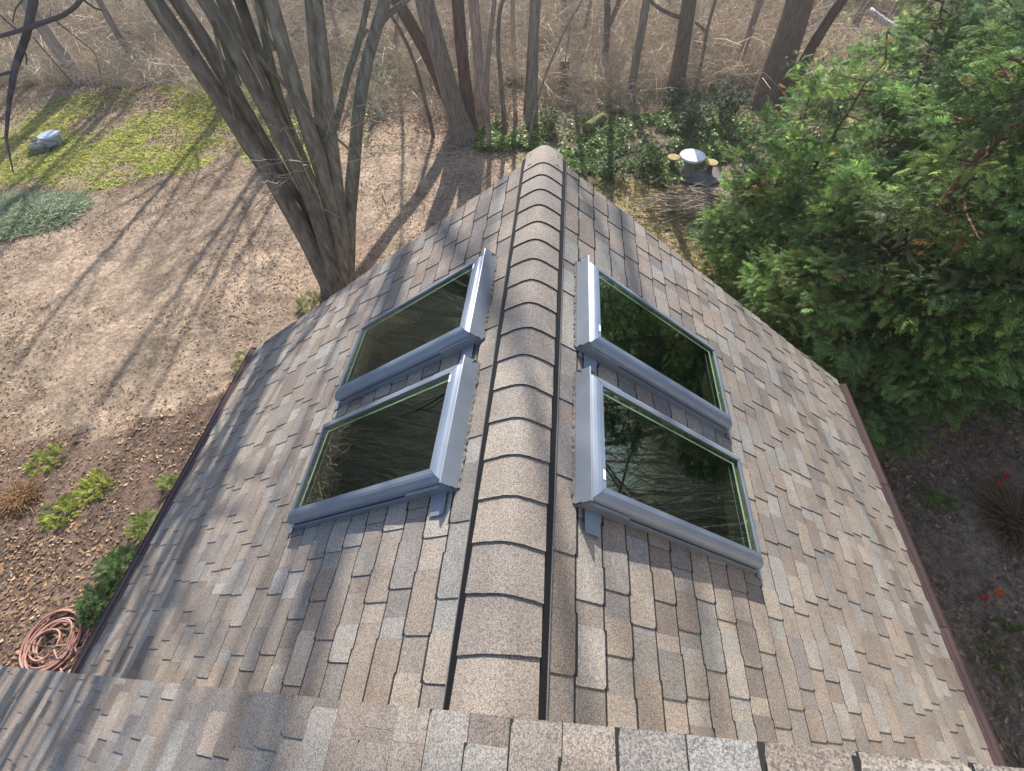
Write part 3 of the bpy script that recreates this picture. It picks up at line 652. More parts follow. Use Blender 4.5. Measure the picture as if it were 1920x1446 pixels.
# slim trunks lost in the brush: one kind, copied with its parts
def proto_tree(seed, H, r0, col):
    rg = np.random.default_rng(seed); root = empty('bare_tree', (0, 0, 0), 'slim pale trunk lost in the brush deep in the woods', 'tree', 'slim trunks deep in the woods')
    P = smooth_path([np.array([0, 0, -.3])]+[np.array([rg.normal(0, .05*h**.5), rg.normal(0, .05*h**.5), h]) for h in np.linspace(.5, H, 6)], 18); rad = r0*np.linspace(1, .15, 18)
    a = Acc(); tubes(a, P[None], rad[None], 9, np.array(col)); t = mesh_np('trunk', a, M_bark, root, True)
    a = Acc(); grow(a, P, rad, 9, 1, rg, .3, col, .35, .36, guard=False); c = mesh_np('crown', a, M_twig, root, True); return root
pr = [proto_tree(1, 13, .11, (.26, .21, .18)), proto_tree(2, 15, .14, (.21, .17, .14)), proto_tree(3, 11, .08, (.31, .26, .22))]
rg = np.random.default_rng(41); deep = [(rg.uniform(-27, -7), rg.uniform(19.5, 30)) for k in range(20)]+[(rg.uniform(-7, 20), rg.uniform(23, 31)) for k in range(16)]
for k, (x, y) in enumerate(deep):
    p = pr[k % 3]
    if k < 3: r = p
    else:
        r = p.copy(); COL.objects.link(r)
        for ch in list(p.children): c = ch.copy(); COL.objects.link(c); c.parent = r
    r.location = (x, y, float(ground_z(np.array(x), np.array(y)))); r.rotation_euler = (rg.normal(0, .05), rg.normal(0, .05), rg.uniform(0, 6.28)); sc_ = rg.uniform(.8, 1.2); r.scale = (sc_, sc_, sc_)
# far wood behind and to the sides: reads as one mass
acc = Acc(); rg = np.random.default_rng(77)
spots = []
for k in range(64): spots.append((rg.uniform(-48, 44), rg.uniform(31, 60)))
for k in range(70): spots.append((rg.uniform(-44, -19), rg.uniform(-14, 17)))
for k in range(50): spots.append((rg.uniform(12, 34), rg.uniform(-12, 16)))
for (x, y) in spots:
    H = rg.uniform(12, 19); lean = rg.normal(0, .06, 2); b = np.array([x, y, ground_z(x, y)-.1])
    P = smooth_path([b+np.array([lean[0]*h, lean[1]*h, h])+np.r_[rg.normal(0, .12, 2), 0] for h in np.linspace(0, H, 6)], 12); r0 = rg.uniform(.07, .24)
    c = np.array([.24, .20, .17])*rg.uniform(.7, 1.25)
    tubes(acc, P[None], (r0*np.linspace(1, .15, 12))[None], 8, c); grow(acc, P, r0*np.linspace(1, .15, 12), 9, 1, rg, .3, c, .3, .38)
thicket(acc, 1100, ((-46, -14), (-24, 22)), None, (4, 11), st=16, wd=(.008, .022), pal=[(.40,.38,.30),(.24,.23,.18),(.50,.47,.39)], ln=.22)
thicket(acc, 700, ((15, -12), (34, 20)), None, (4, 11), st=16, wd=(.008, .022), pal=[(.40,.38,.30),(.24,.23,.18),(.50,.47,.39)], ln=.22)
thicket(acc, 1500, ((-75, 33), (60, 66)), None, (4, 13), st=14, wd=(.02, .05), pal=[(.36,.30,.25),(.28,.23,.19),(.42,.36,.30)], ln=.22)
thicket(acc, 700, ((-50, -14), (-30, 24)), None, (10, 17), st=14, wd=(.02, .04), pal=[(.40,.38,.30),(.24,.23,.18),(.50,.47,.39)], ln=.2)
o = mesh_np('distant_wood', acc, M_bark, None, True); tag(o, 'leafless wood standing beyond and around the clearing', 'wood', kind='stuff')
# ------------------------------------------------------------------ the big many-stemmed tree left of the roof
bt = G(632, 545); bt[2] = ground_z(bt[0], bt[1]); nbt = np.array([bt[0]-CAM[0], bt[1]-CAM[1], 0]); nbt /= np.linalg.norm(nbt)
big = empty('many_stemmed_tree', bt, 'large leafless tree of many smooth grey green stems fanning up beside the left roof slope', 'tree')
BARK = (.175, .158, .112)
z1 = lambda L: [(x/2.743, y/2.743) for x, y in L]
STEMS = [
 (z1([(1700,1470),(1580,1220),(1410,920),(1250,690),(1080,420),(930,210),(830,70),(785,0)]), 42, 25, .00, (.17,.145,.115)),
 (z1([(1705,1460),(1610,1180),(1450,900),(1320,680),(1190,440),(1060,210),(965,60),(925,0)]), 36, 24, .22, (.195,.165,.13)),
 (z1([(1715,1450),(1650,1120),(1510,830),(1350,520),(1215,260),(1100,80),(1058,0)]), 33, 23, -.18, (.16,.138,.108)),
 (z1([(1725,1450),(1640,1090),(1500,770),(1390,540),(1290,300),(1195,120),(1150,0)]), 32, 21, .15, (.20,.175,.13)),
 (z1([(1735,1440),(1660,1080),(1545,800),(1450,580),(1360,350),(1290,180),(1240,60),(1228,0)]), 28, 17, .42, (.12,.11,.085)),
 (z1([(1730,1440),(1640,1050),(1500,700),(1420,480),(1350,220),(1338,80),(1340,0)]), 20, 13, .18, (.13,.125,.09)),
 ([(640,545),(634,430),(607,320),(566,210),(541,130),(524,60),(509,0)], 40, 25, -.05, (.20,.175,.135)),
 ([(645,545),(640,430),(622,370),(604,300),(596,220),(590,120),(585,40),(583,0)], 24, 15, .06, (.19,.17,.135)),
 ([(648,545),(645,430),(634,360),(622,260),(612,170),(604,80),(600,0)], 28, 17, -.10, (.185,.165,.13)),
 ([(652,545),(652,440),(658,360),(666,290),(673,180),(687,90),(706,42),(728,0)], 32, 19, .02, (.175,.165,.13)),
]
BASE_P = np.array(bt)
def stem_pts(pix, off, H, rg, grow_up=True):
    P0 = BASE_P+nbt*off; pts = [on_plane(u, v, P0, nbt) for u, v in pix]
    if grow_up:
        d = nrm(pts[-1]-pts[-2]); p = pts[-1].copy()
        for j in range(5): d = nrm(d*np.array([.8, .8, 1])+rg.normal(0, .05, 3)+nbt*.10+np.array([-.06, 0, .22])); p = p+d*(H-pts[len(pix)-1][2])/5/max(d[2], .6); pts.append(p)
    return pts
for i, (pix, w0, w1, off, col) in enumerate(STEMS):
    rg = np.random.default_rng(300+i); H = rg.uniform(10.5, 13.5)
    pts = stem_pts(pix, off, H, rg); P = smooth_path(pts, 34); nvis = arcfrac(pts)[len(pix)-1]
    w = np.interp(np.linspace(0, 1, 34), [0, nvis, 1], [w0*.86, w1*.93, 4]); dist = np.linalg.norm(P-CAM, axis=1); dist = np.where(np.linspace(0, 1, 34) > nvis, dist[int(34*nvis)], dist)
    rad = w*dist/FPX/2*.92; rad *= 1+.04*np.sin(np.arange(34)*1.7+i)
    P[0, 2] = min(P[0, 2], bt[2]-.1)
    a = Acc(); tubes(a, P[None], rad[None], 14, np.array(col)); st = keep(mesh_np('stem', a, M_bark_smooth, None, True), big)
    a = Acc(); grow(a, P, rad, 8, 2, rg, .3, np.array(col)*1.05, float(np.argmax(P[:, 2] > 5.4))/33, .34); c = mesh_np('branches', a, M_twig, None, True); c.parent = st
# flared butt where the stems meet
a = Acc(); P = smooth_path([bt+np.array([.02, 0, -.2]), bt+np.array([.0, 0, .25]), bt+np.array([-.04, 0, .7]), bt+np.array([-.12, 0, 1.25])], 8)
tubes(a, P[None], np.array([[.46, .36, .31, .28, .25, .2, .15, .08]]), 16, np.array((.16, .14, .105))); keep(mesh_np('trunk', a, M_bark_smooth, None, True), big)
# side limbs of the big tree seen in the photo
for pix, w0, w1, off in (
  ([(704, 46), (716, 40), (730, 27), (748, 12), (770, -6)], 9, 7, .02),
  ([(628, 242), (640, 190), (652, 140), (668, 95), (681, 45), (690, 0)], 11, 8, -.05),
  ([(662, 100), (676, 75), (690, 55)], 6, 4, -.05),
  ([(512, 95), (503, 72), (492, 52), (486, 20), (480, -5)], 9, 6, -.05),
  ([(480, 100), (500, 125), (530, 155), (560, 190), (585, 222), (625, 255), (668, 290)], 6, 4, -.4),
  ([(448, 160), (428, 110), (412, 60), (400, 10)], 9, 6, -.2),
  ([(400, 40), (408, 80), (420, 130), (432, 190), (440, 225)], 5, 3, -.3)):
    P = smooth_path([on_plane(u, v, BASE_P+nbt*off, nbt) for u, v in pix], 12, .04); dist = np.linalg.norm(P[0]-CAM); a = Acc()
    tubes(a, P[None], (np.linspace(w0, w1, 12)*dist/FPX/2)[None], 8, np.array((.15, .14, .10))); keep(mesh_np('limb', a, M_bark_smooth, None, True), big)
# pale sunlit twigs low on the big tree
a = Acc(); rg = np.random.default_rng(51)
for (s, e) in (((600, 300), (440, 345)), ((590, 290), (520, 330)), ((575, 310), (470, 300)), ((640, 310), (860, 285)), ((640, 255), (715, 230)), ((560, 330), (470, 345)), ((560, 345), (470, 330)), ((640, 175), (610, 265)), ((600, 350), (640, 410)), ((545, 330), (480, 400)), ((690, 280), (760, 250)), ((560, 320), (370, 490)), ((655, 420), (720, 400)), ((650, 330), (690, 360)), ((570, 265), (500, 240)), ((665, 200), (740, 175)), ((700, 230), (820, 160))):
    A = on_plane(*s, BASE_P, nbt); B = on_plane(*e, BASE_P-nbt*rg.uniform(.3, 1.6), nbt); mid = (A+B)/2+rg.normal(0, .12, 3)
    P = smooth_path([A, mid, B], 9); P[1:-1] += rg.normal(0, .02, (7, 3)); tubes(a, P[None], np.linspace(.009, .003, 9)[None], 3, np.array((.42, .36, .30)))
    grow(a, P, np.linspace(.007, .003, 9), 6, 1, rg, .1, (.42, .36, .30), .15, .30, minr=.0022, guard=False)
keep(mesh_np('twigs', a, M_twig, None, True), big)
# ------------------------------------------------------------------ tree whose boughs hang in at the upper left
tb = np.array([-12.2, 2.0, 0.0]); lt = empty('overhanging_tree', tb, 'tree off to the left whose dark bare boughs hang across the upper left corner', 'tree')
rg = np.random.default_rng(5)
a = Acc(); P = smooth_path([tb+np.array([0, 0, -.2]), tb+np.array([.1, 0, 3]), tb+np.array([.3, .3, 6]), tb+np.array([.9, .7, 9]), tb+np.array([1.5, 1, 12])], 16); rd = np.linspace(.24, .05, 16)
tubes(a, P[None], rd[None], 12, np.array((.15, .125, .105))); keep(mesh_np('trunk', a, M_bark, None, True), lt)
a = Acc(); grow(a, P, rd, 9, 2, rg, .25, (.14, .12, .10), .5, .4); keep(mesh_np('crown', a, M_twig, None, True), lt)
D = 6.4
b1 = [P[9], (P[9]+W(66, -60, D))/2+np.array([0, 0, 1.0]), W(66, -60, D)]+[W(u, v, D-.03*i) for i, (u, v) in enumerate([(66, 0), (54, 52), (42, 98), (20, 135), (19, 175), (12, 238), (9, 275), (10, 300), (25, 325)])]
wds = [.09, .07, .045, .032, .028, .026, .024, .017, .014, .010, .008, .004]
PB = smooth_path(b1, 34, .03); a = Acc(); tubes(a, PB[None], np.interp(np.linspace(0, 1, 34), arcfrac(b1), wds)[None], 8, np.array((.105, .085, .08))); keep(mesh_np('bough', a, M_bark_smooth, None, True), lt)
a = Acc()
for pix, w0, w1 in (([(54, 52), (85, 40), (115, 31), (140, 14), (157, -8)], .020, .016), ([(54, 52), (30, 60), (0, 68), (-25, 75)], .018, .012), ([(20, 135), (5, 139), (-15, 146)], .015, .012), ([(157, 0), (175, 14), (192, 20)], .012, .007), ([(46, 95), (50, 110), (49, 122)], .008, .005), ([(12, 255), (5, 260), (-6, 262)], .007, .005), ([(42, 0), (28, 18), (24, 42)], .006, .004), ([(30, 55), (10, 38), (-8, 20)], .008, .005), ([(100, 35), (130, 60), (180, 100), (190, 150)], .006, .003), ([(62, 70), (100, 115), (150, 170), (170, 180)], .006, .003)):
    a = Acc(); P = smooth_path([W(u, v, D-.1) for u, v in pix], 10); tubes(a, P[None], np.linspace(w0, w1, 10)[None], 5, np.array((.115, .095, .09)))
    grow(a, P, np.linspace(w0, w1, 10), 3, 1, rg, .1, (.13, .11, .10), .2, .3, minr=.002, guard=False)
    keep(mesh_np('twig', a, M_twig, None, True), lt)
# ------------------------------------------------------------------ conifers
GSH = 1
def spray_proto(seed):
    rg = np.random.default_rng(seed); a = Acc(); L = 1.0
    ax = np.array([[0, 0, 0], [.5, 0, .03], [1.0, 0, -.10]]); curves = [ax]; wd = [[.016, .016, .008]]
    for k in range(8):
        t = .08+.86*k/8
        for s in (-1, 1):
            p = np.array([t, 0, .03*math.sin(t*3)]); ln = .46*(1-t*.72)*rg.uniform(.75, 1.15); an = R_(rg.uniform(32, 52))
            d = np.array([math.cos(an), s*math.sin(an), rg.uniform(-.12, .22)])
            m = p+d*ln*.5+np.array([0, 0, .02]); e = p+d*ln+np.array([ln*.12, 0, -.06]); curves.append(np.array([p, m, e])); wd.append([.014, .024, .008])
    V = Acc(); ps = np.array(curves); N, K, _ = ps.shape; T = nrm(np.gradient(ps, axis=1)); up = np.array([0, 0, 1.0]); Aq = nrm(np.cross(T, up))
    Aq[..., 2] += rg.uniform(-.5, .5, (N, 1)); wd = np.array(wd)[..., None]
    v = np.stack([ps-Aq*wd, ps+Aq*wd], 2).reshape(-1, 3); i = np.arange(N)[:, None]*K*2+np.arange(K-1)[None]*2; q = np.stack([i, i+1, i+3, i+2], -1).reshape(-1, 4)
    return v, q
PROTO = [spray_proto(s) for s in range(5)]
def put_sprays(acc, P, D, S, col):
    """P (N,3) origin, D (N,3) direction, S (N) length"""
    D = nrm(D); roll = rng.normal(0, .55, len(P)); side = nrm(np.cross(D, np.array([0, 0, 1.0])+rng.normal(0, .05, D.shape))); up = np.cross(side, D)
    c, s = np.cos(roll)[:, None], np.sin(roll)[:, None]; sd_ = side*c+up*s; u2 = -side*s+up*c
    Rm = np.stack([D, sd_, u2], -1); kind = rng.integers(0, 5, len(P))
    for k, (v, q) in enumerate(PROTO):
        m = kind == k
        if not m.any(): continue
        vv = np.einsum('nij,vj->nvi', Rm[m], v)*S[m][:, None, None]+P[m][:, None]; n = m.sum(); V = len(v)
        qq = (np.arange(n)*V)[:, None, None]+q[None]
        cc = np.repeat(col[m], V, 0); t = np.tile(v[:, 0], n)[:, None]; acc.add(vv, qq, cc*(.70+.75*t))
GREENS = [(.095,.19,.055),(.12,.24,.06),(.18,.32,.07),(.08,.16,.06),(.15,.23,.10),(.25,.37,.09),(.11,.175,.10)]
GREENS = [(r*1.12, g*1.02, b*1.12) for r, g, b in GREENS]
def conifer(label, base, leaders, nl, seed, tone=1.0, spl=.225, dens=1.0, pal=GREENS):
    rg = np.random.default_rng(seed); base = np.array(base, float); base[2] = ground_z(base[0], base[1])
    root = empty('conifer', base, label, 'conifer', 'conifers right of the roof'); tr = Acc(); br = Acc(); fo = Acc()
    Ps, Ds, Ss, Cs = [], [], [], []
    for (tip, r0, rmax, zmin) in leaders:
        tip = np.array(tip, float); mid = base*.35+tip*.65; mid[2] = base[2]+(tip[2]-base[2])*.5
        P = smooth_path([base+np.array([0, 0, -.2]), base*.75+mid*.25+rg.normal(0, .04, 3), mid, tip], 16); rd = np.linspace(r0 if r0 > .13 else r0*.55, .01, 16); P[2:-1, :2] += np.cumsum(rg.normal(0, .035, (13, 2)), 0)
        tubes(tr, P[None], rd[None], 10, np.array((.20, .11, .08)))
        n = int(nl*dens)
        for k in range(n):
            t = (k+rg.random())/n; x = (zmin+(1-zmin)*t)*15; i = min(int(x), 14); f = x-i; a = P[i]*(1-f)+P[i+1]*f
            az = k*2.399+rg.uniform(-.5, .5); L = rmax*(1-t)**.75*rg.uniform(.45, 1.2)+.18; el = rg.uniform(-.05, .5)
            d = np.array([math.cos(az)*math.cos(el), math.sin(az)*math.cos(el), math.sin(el)]); K = 6; pts = [a]; dd = d.copy()
            for j in range(K-1):
                dd = nrm(dd+rg.normal(0, .12, 3)+np.array([0, 0, -.05 if j < 3 else .10])); pts.append(pts[-1]+dd*L/(K-1))
            pts = np.array(pts); tubes(br, pts[None], (np.linspace(.022, .005, K)*(.5+L/2))[None], 4, np.array((.17, .10, .075)))
            tone_l = rg.uniform(.55, 1.55); base_c = np.array(pal[rg.integers(0, len(pal))])
            m = max(5, int(L*14)); bare = .14
            for s in range(m):
                tt = bare+(1-bare)*(s+rg.random())/m; x = tt*(K-1); i = min(int(x), K-2); f = x-i; p = pts[i]*(1-f)+pts[i+1]*f; d1 = nrm(pts[i+1]-pts[i])
                sd1 = nrm(np.cross(d1, np.array([0, 0, 1])))*(1 if s % 2 else -1)
                # secondary branchlet carrying sprays
                L2 = (.20+.38*(1-tt))*min(1, .4+L/1.6)*rg.uniform(.6, 1.3); d2 = nrm(d1*.7+sd1*.85+np.array([0, 0, rg.uniform(-.25, .35)]))
                e = p+d2*L2; tubes(br, np.array([[p, p*.5+e*.5+rg.normal(0, .01, 3), e]]), np.array([[.006, .005, .003]]), 3, np.array((.16, .10, .07)))
                for z in (.3, .65, 1.0):
                    Ps.append(p+d2*L2*z); Ds.append(nrm(d2+rg.normal(0, .30, 3)+np.array([0, 0, -.18]))); Ss.append(spl*rg.uniform(.6, 1.15)*(.8 if z < .5 else 1))
                    c = (base_c*.6+np.array(pal[rg.integers(0, len(pal))])*.4)*tone*tone_l*rg.uniform(.8, 1.2)
                    if rg.random() < .012: c = np.array((.30, .14, .06))
                    Cs.append(c)
            Ps.append(pts[-1]); Ds.append(nrm(pts[-1]-pts[-2])); Ss.append(spl*1.1); Cs.append(base_c*tone*tone_l*1.3)
    Ps, Ds, Ss, Cs = map(np.array, (Ps, Ds, Ss, Cs))
    for k in range(4):
        n_ = len(Ps); f_ = [0, .07, .10, .12][k]
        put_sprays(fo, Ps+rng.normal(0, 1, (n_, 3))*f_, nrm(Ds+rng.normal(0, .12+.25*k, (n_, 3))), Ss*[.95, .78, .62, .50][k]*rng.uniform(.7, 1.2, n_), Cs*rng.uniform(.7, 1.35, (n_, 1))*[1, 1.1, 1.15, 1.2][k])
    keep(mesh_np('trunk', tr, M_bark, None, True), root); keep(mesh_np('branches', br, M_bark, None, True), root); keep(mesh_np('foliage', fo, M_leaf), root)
    return root
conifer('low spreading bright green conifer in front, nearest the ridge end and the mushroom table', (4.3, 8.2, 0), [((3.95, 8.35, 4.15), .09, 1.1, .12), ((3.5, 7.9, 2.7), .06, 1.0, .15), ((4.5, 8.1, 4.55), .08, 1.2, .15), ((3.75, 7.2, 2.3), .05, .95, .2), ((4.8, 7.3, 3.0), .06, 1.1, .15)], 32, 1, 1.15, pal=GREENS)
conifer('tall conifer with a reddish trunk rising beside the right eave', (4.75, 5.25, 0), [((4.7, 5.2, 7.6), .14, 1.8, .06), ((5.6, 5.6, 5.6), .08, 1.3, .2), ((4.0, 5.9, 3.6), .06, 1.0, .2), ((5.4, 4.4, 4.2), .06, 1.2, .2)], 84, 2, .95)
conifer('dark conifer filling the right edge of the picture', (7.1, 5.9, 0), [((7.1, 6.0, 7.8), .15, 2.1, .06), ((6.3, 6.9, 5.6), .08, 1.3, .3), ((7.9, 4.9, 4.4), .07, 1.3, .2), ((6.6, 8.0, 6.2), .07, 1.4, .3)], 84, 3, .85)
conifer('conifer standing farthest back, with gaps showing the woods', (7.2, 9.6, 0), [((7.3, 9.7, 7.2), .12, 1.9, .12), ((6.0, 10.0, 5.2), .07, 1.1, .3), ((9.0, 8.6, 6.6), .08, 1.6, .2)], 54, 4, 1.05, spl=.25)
# ------------------------------------------------------------------ small plants
def spiky(name, label, cat, pix_c, rad, h, n, pal, group=None, w=.007, flat=.5, kind=None, ell=1.0):
    c = G(*pix_c); c[2] = ground_z(c[0], c[1]); a = Acc(); th = rng.uniform(0, 6.28, n); r = rad*np.sqrt(rng.random(n)); q = np.c_[c[0]+r*np.cos(th)*ell, c[1]+r*np.sin(th)]
    P = on_ground(q); hh = h*(1-.6*(r/rad)**2)*rng.uniform(.5, 1.1, n); P[:, 2] += hh*.15
    d = np.c_[rng.normal(0, flat, (n, 2))*h+np.c_[np.cos(th), np.sin(th)]*h*.35, hh]
    tubes(a, np.stack([P, P+d*np.array([.4, .4, .65]), P+d], 1), w*np.array([1, 1.1, .3]), 2, pick(pal, n))
    o = mesh_np('leaves', a, M_leaf); root = empty(name, c, label, cat, group); return keep(o, root)
JUN = [(.36,.42,.30),(.26,.34,.20),(.55,.58,.46),(.18,.26,.14)]
for k, (px, r) in enumerate((((70, 402), .95), ((-15, 412), 1.15), ((122, 388), .55))):
    spiky('juniper', ['silvery green low juniper mound at the left edge', 'juniper mound cut off by the picture edge', 'smallest juniper mound, at the right tip of the silvery patch'][k], 'shrub', px, r, .16, int(8000*r*r/2.25), JUN, 'low junipers by the lawn', w=.0065, flat=.8, ell=1.2)
FERN = [(.34,.40,.06),(.24,.34,.05),(.42,.44,.10),(.14,.24,.04)]
def tuft(name, label, cat, pix_c, rad, h, n, size, pal, group=None):
    c = G(*pix_c); c[2] = ground_z(c[0], c[1]); a = Acc(); th = rng.uniform(0, 6.28, n); r = rad*np.sqrt(rng.random(n)); q = np.c_[c[0]+r*np.cos(th), c[1]+r*np.sin(th)]
    P = on_ground(q); P[:, 2] += h*(1-.8*(r/rad)**2)*rng.random(n); D = np.c_[np.cos(th)*r/rad, np.sin(th)*r/rad, np.full(n, .55)]+rng.normal(0, .45, (n, 3))
    put_sprays(a, P, D, size*rng.uniform(.6, 1.2, n), pick(pal, n, .3)); root = empty(name, c, label, cat, group); keep(mesh_np('leaves', a, M_leaf), root)
for px, r, n, lab, pal in (((88, 862), .20, 130, 'green yellow fern clump highest of the three in the mulch', FERN), ((182, 915), .19, 150, 'bright yellow green clump right of the others in the mulch', FERN[:3]), ((118, 962), .19, 150, 'lime green clump lowest of the three in the mulch', FERN)):
    tuft('fern', lab, 'plant', px, r*1.25, .05, int(n*.8), .12, pal, 'yellow green clumps in the mulch')
for px, r, n, h, lab, pal in (((283, 990), .17, 90, .35, 'light green leafy plant under the left eave', [(.16,.26,.05),(.26,.36,.07)]), ((325, 912), .10, 40, .2, 'small green plant tucked against the left gutter', [(.2,.3,.06)]), ((240, 1070), .22, 220, .45, 'dark feathery shrub along the left eave', [(.07,.14,.05),(.12,.21,.07)]), ((200, 1135), .20, 220, .35, 'dark feathery shrub nearest the hose', [(.07,.14,.05),(.14,.22,.08),(.09,.16,.06)]), ((585, 570), .25, 120, .2, 'pale grass tuft at the foot of the many-stemmed tree', [(.36,.36,.16),(.25,.28,.1)]), ((470, 680), .25, 90, .2, 'wispy weeds beside the far left roof corner', [(.3,.32,.1),(.25,.28,.1)])):
    tuft('plant', lab, 'plant', px, r, h, n, .14, pal)
tuft('plant', 'bright green sprig at the edge of the conifers above the flags', 'plant', (1755, 945), .16, .15, 50, .13, [(.22,.34,.05),(.14,.25,.05)])
tuft('plant', 'weedy green patch at the lower right edge', 'plant', (1900, 1230), .4, .05, 120, .12, [(.12,.18,.05),(.2,.22,.07)])
spiky('dry_grass', 'tangled clump of tan dry grass at the right edge below the conifers', 'dry grass', (1905, 985), .26, .25, 1500, [(.34,.23,.13),(.26,.17,.10),(.42,.30,.18)], w=.006, flat=.9)
spiky('dry_grass', 'tan dead stalks beside the fern clumps at the left edge', 'dry grass', (40, 940), .24, .12, 420, [(.40,.26,.14),(.32,.2,.1)], w=.007, flat=1.1)
def shrub(label, pix, h, r, n, seed, pal, group):
    rg = np.random.default_rng(seed); c = G(*pix); c[2] = ground_z(c[0], c[1]); root = empty('shrub', c, label, 'shrub', group); a = Acc(); b = Acc()
    tips = []
    for k in range(16):
        d = np.array([rg.normal(0, .45), rg.normal(0, .45), 1.0]); L = h*rg.uniform(.5, 1.05); p = np.array([c, c+d*L*.5+rg.normal(0, .04, 3), c+d*L*np.array([r/h*1.6, r/h*1.6, 1])]); tubes(b, p[None], np.array([[.014, .009, .004]]), 4, np.array((.14, .11, .09))); tips.append(p)
    T = np.array(tips); idx = rg.integers(0, 16, n); t = rg.uniform(.45, 1.05, n)[:, None]; P = T[idx, 1]*(1-t)+T[idx, 2]*t+rg.normal(0, .10, (n, 3))
    place(a, ivy_v*np.array([1.3, .7, 1]), leaf_q, P, rg.uniform(0, 6.28, n), rg.uniform(.06, .11, n), pick(pal, n), (rg.normal(0, .5, n), rg.normal(0, .5, n)))
    keep(mesh_np('leaves', a, M_leaf), root); keep(mesh_np('branches', b, M_bark), root)
RH = [(.07,.11,.075),(.10,.14,.10),(.05,.085,.05),(.14,.17,.12)]
for k, (px, h, r, n, lab) in enumerate((((1290, 262), .95, .45, 520, 'grey green rhododendron directly behind the mushroom table'), ((1350, 235), 1.1, .5, 620, 'tallest grey green shrub right of the tall brown trunk'), ((1262, 205), .6, .4, 300, 'low shrub at the foot of the tall brown trunk'), ((1030, 248), .7, .3, 300, 'small bushy shrub left of the mossy log'), ((1395, 280), .6, .5, 350, 'shrub between the mushroom table and the conifers'), ((1140, 330), .5, .45, 380, 'bushy plant closest to the roof beyond the right rake'), ((1210, 318), .5, .45, 420, 'leafy plant left of the mushroom stool'))):
    shrub(lab, px, h, r, n, 60+k, RH if k < 3 else [(.08,.15,.04),(.05,.10,.035),(.13,.21,.06)], 'evergreen shrubs at the woodland edge')
# ------------------------------------------------------------------ garden table and stools
def lathe(prof, c, seg=28, col=(.3, .28, .25), wob=0):
    py = Py(); ring = []
    for r, z in prof: ring.append([(c[0]+r*math.cos(2*math.pi*i/seg)*(1+wob*math.sin(3*i)), c[1]+r*math.sin(2*math.pi*i/seg), c[2]+z) for i in range(seg)])
    for a, b in zip(ring, ring[1:]):
        for i in range(seg): py.poly([a[i], a[(i+1) % seg], b[(i+1) % seg], b[i]], col)
    py.poly(ring[-1], col); py.poly(ring[0][::-1], col); return py
def mushroom(name, label, cat, pix, r, h, topcol, basecol, top_name, group=None):
    c = G(pix[0], pix[1], h); c[2] = ground_z(c[0], c[1]); root = empty(name, c, label, cat, group)
    keep(mesh_py('pedestal', lathe([(r*.62, -.05), (r*.62, .04), (r*.50, h*.3), (r*.40, h*.6), (r*.46, h*.86)], c, 24, basecol, .01), M_concrete, None, True), root)
    keep(mesh_py(top_name, lathe([(r*.55, h*.84), (r*.95, h*.87), (r, h*.93), (r*.97, h*.985), (r*.5, h*1.01)], c, 32, topcol, .004), M_concrete, None, False), root)
mushroom('garden_table', 'round concrete mushroom table with a bright white top', 'table', (1300, 288), .34, .55, (.75, .78, .80), (.22, .21, .18), 'tabletop')
mushroom('stool', 'mushroom stool with an ochre top left of the white table', 'stool', (1264, 292), .17, .36, (.34, .27, .11), (.12, .115, .09), 'seat', 'mushroom stools by the white table')
mushroom('stool', 'mushroom stool with an ochre top right of the white table', 'stool', (1336, 300), .17, .36, (.36, .30, .12), (.12, .115, .09), 'seat', 'mushroom stools by the white table')
py = Py(); c = G(1308, 322); rg = random.Random(4)
pts = [(c[0]+(.75+.12*rg.random())*math.cos(a), c[1]+(.62+.1*rg.random())*math.sin(a)) for a in [2*math.pi*i/14 for i in range(14)]]
zz = ground_z(c[0], c[1])+.05; py.poly([(x, y, zz) for x, y in pts], (.13, .125, .125)); 
for i in range(14):
    a, b = pts[i], pts[(i+1) % 14]; py.poly([(a[0], a[1], zz), (a[0], a[1], zz-.12), (b[0], b[1], zz-.12), (b[0], b[1], zz)], (.13, .125, .125))
tag(mesh_py('stone_slab', py, M_concrete), 'dark flat stone pad under and in front of the white mushroom table', 'stone slab')
# ------------------------------------------------------------------ logs, stump, brush pile
def log(name, label, cat, A, B, r0, r1, col, mat=M_bark, bend=.05, parts=None):
    A, B = np.array(A, float), np.array(B, float); rg = np.random.default_rng(int(abs(A[0]*100))); P = smooth_path([A, (A+B)/2+rg.normal(0, bend, 3), B], 9); a = Acc()
    rad = np.linspace(r0, r1, 9)*(1+rg.normal(0, .05, 9)); Pe = np.r_[P[:1]-(P[1]-P[0])*.001, P, P[-1:]+(P[-1]-P[-2])*.001]; rad = np.r_[.001, rad, .001]
    tubes(a, Pe[None], rad[None], 12, np.array(col)); return tag(mesh_np(name, a, mat, None, False), label, cat)
a = G(1100, 252); b = G(1130, 234); log('mossy_log', 'short moss covered log lying in the ivy', 'log', (a[0], a[1], .15), (b[0], b[1], .22), .17, .14, (.20, .19, .07))
a = G(1147, 212); b = G(1166, 205); log('log', 'small tan log at the back edge of the ivy', 'log', (a[0], a[1], .1), (b[0], b[1], .12), .09, .08, (.30, .22, .13))
s = G(1056, 172); zz = ground_z(s[0], s[1]); st = empty('stump', (s[0], s[1], zz), 'sawn upright brown stump with a thin shoot on top', 'stump')
a = Acc(); P = np.array([[s[0], s[1], zz-.2], [s[0], s[1], zz+.1], [s[0]-.02, s[1], zz+.5], [s[0]-.02, s[1], zz+.9], [s[0]-.02, s[1], zz+.901]]); tubes(a, P[None], np.array([[.30, .20, .16, .165, .001]]), 12, np.array((.15, .085, .055))); keep(mesh_np('trunk', a, M_bark, None, True), st)
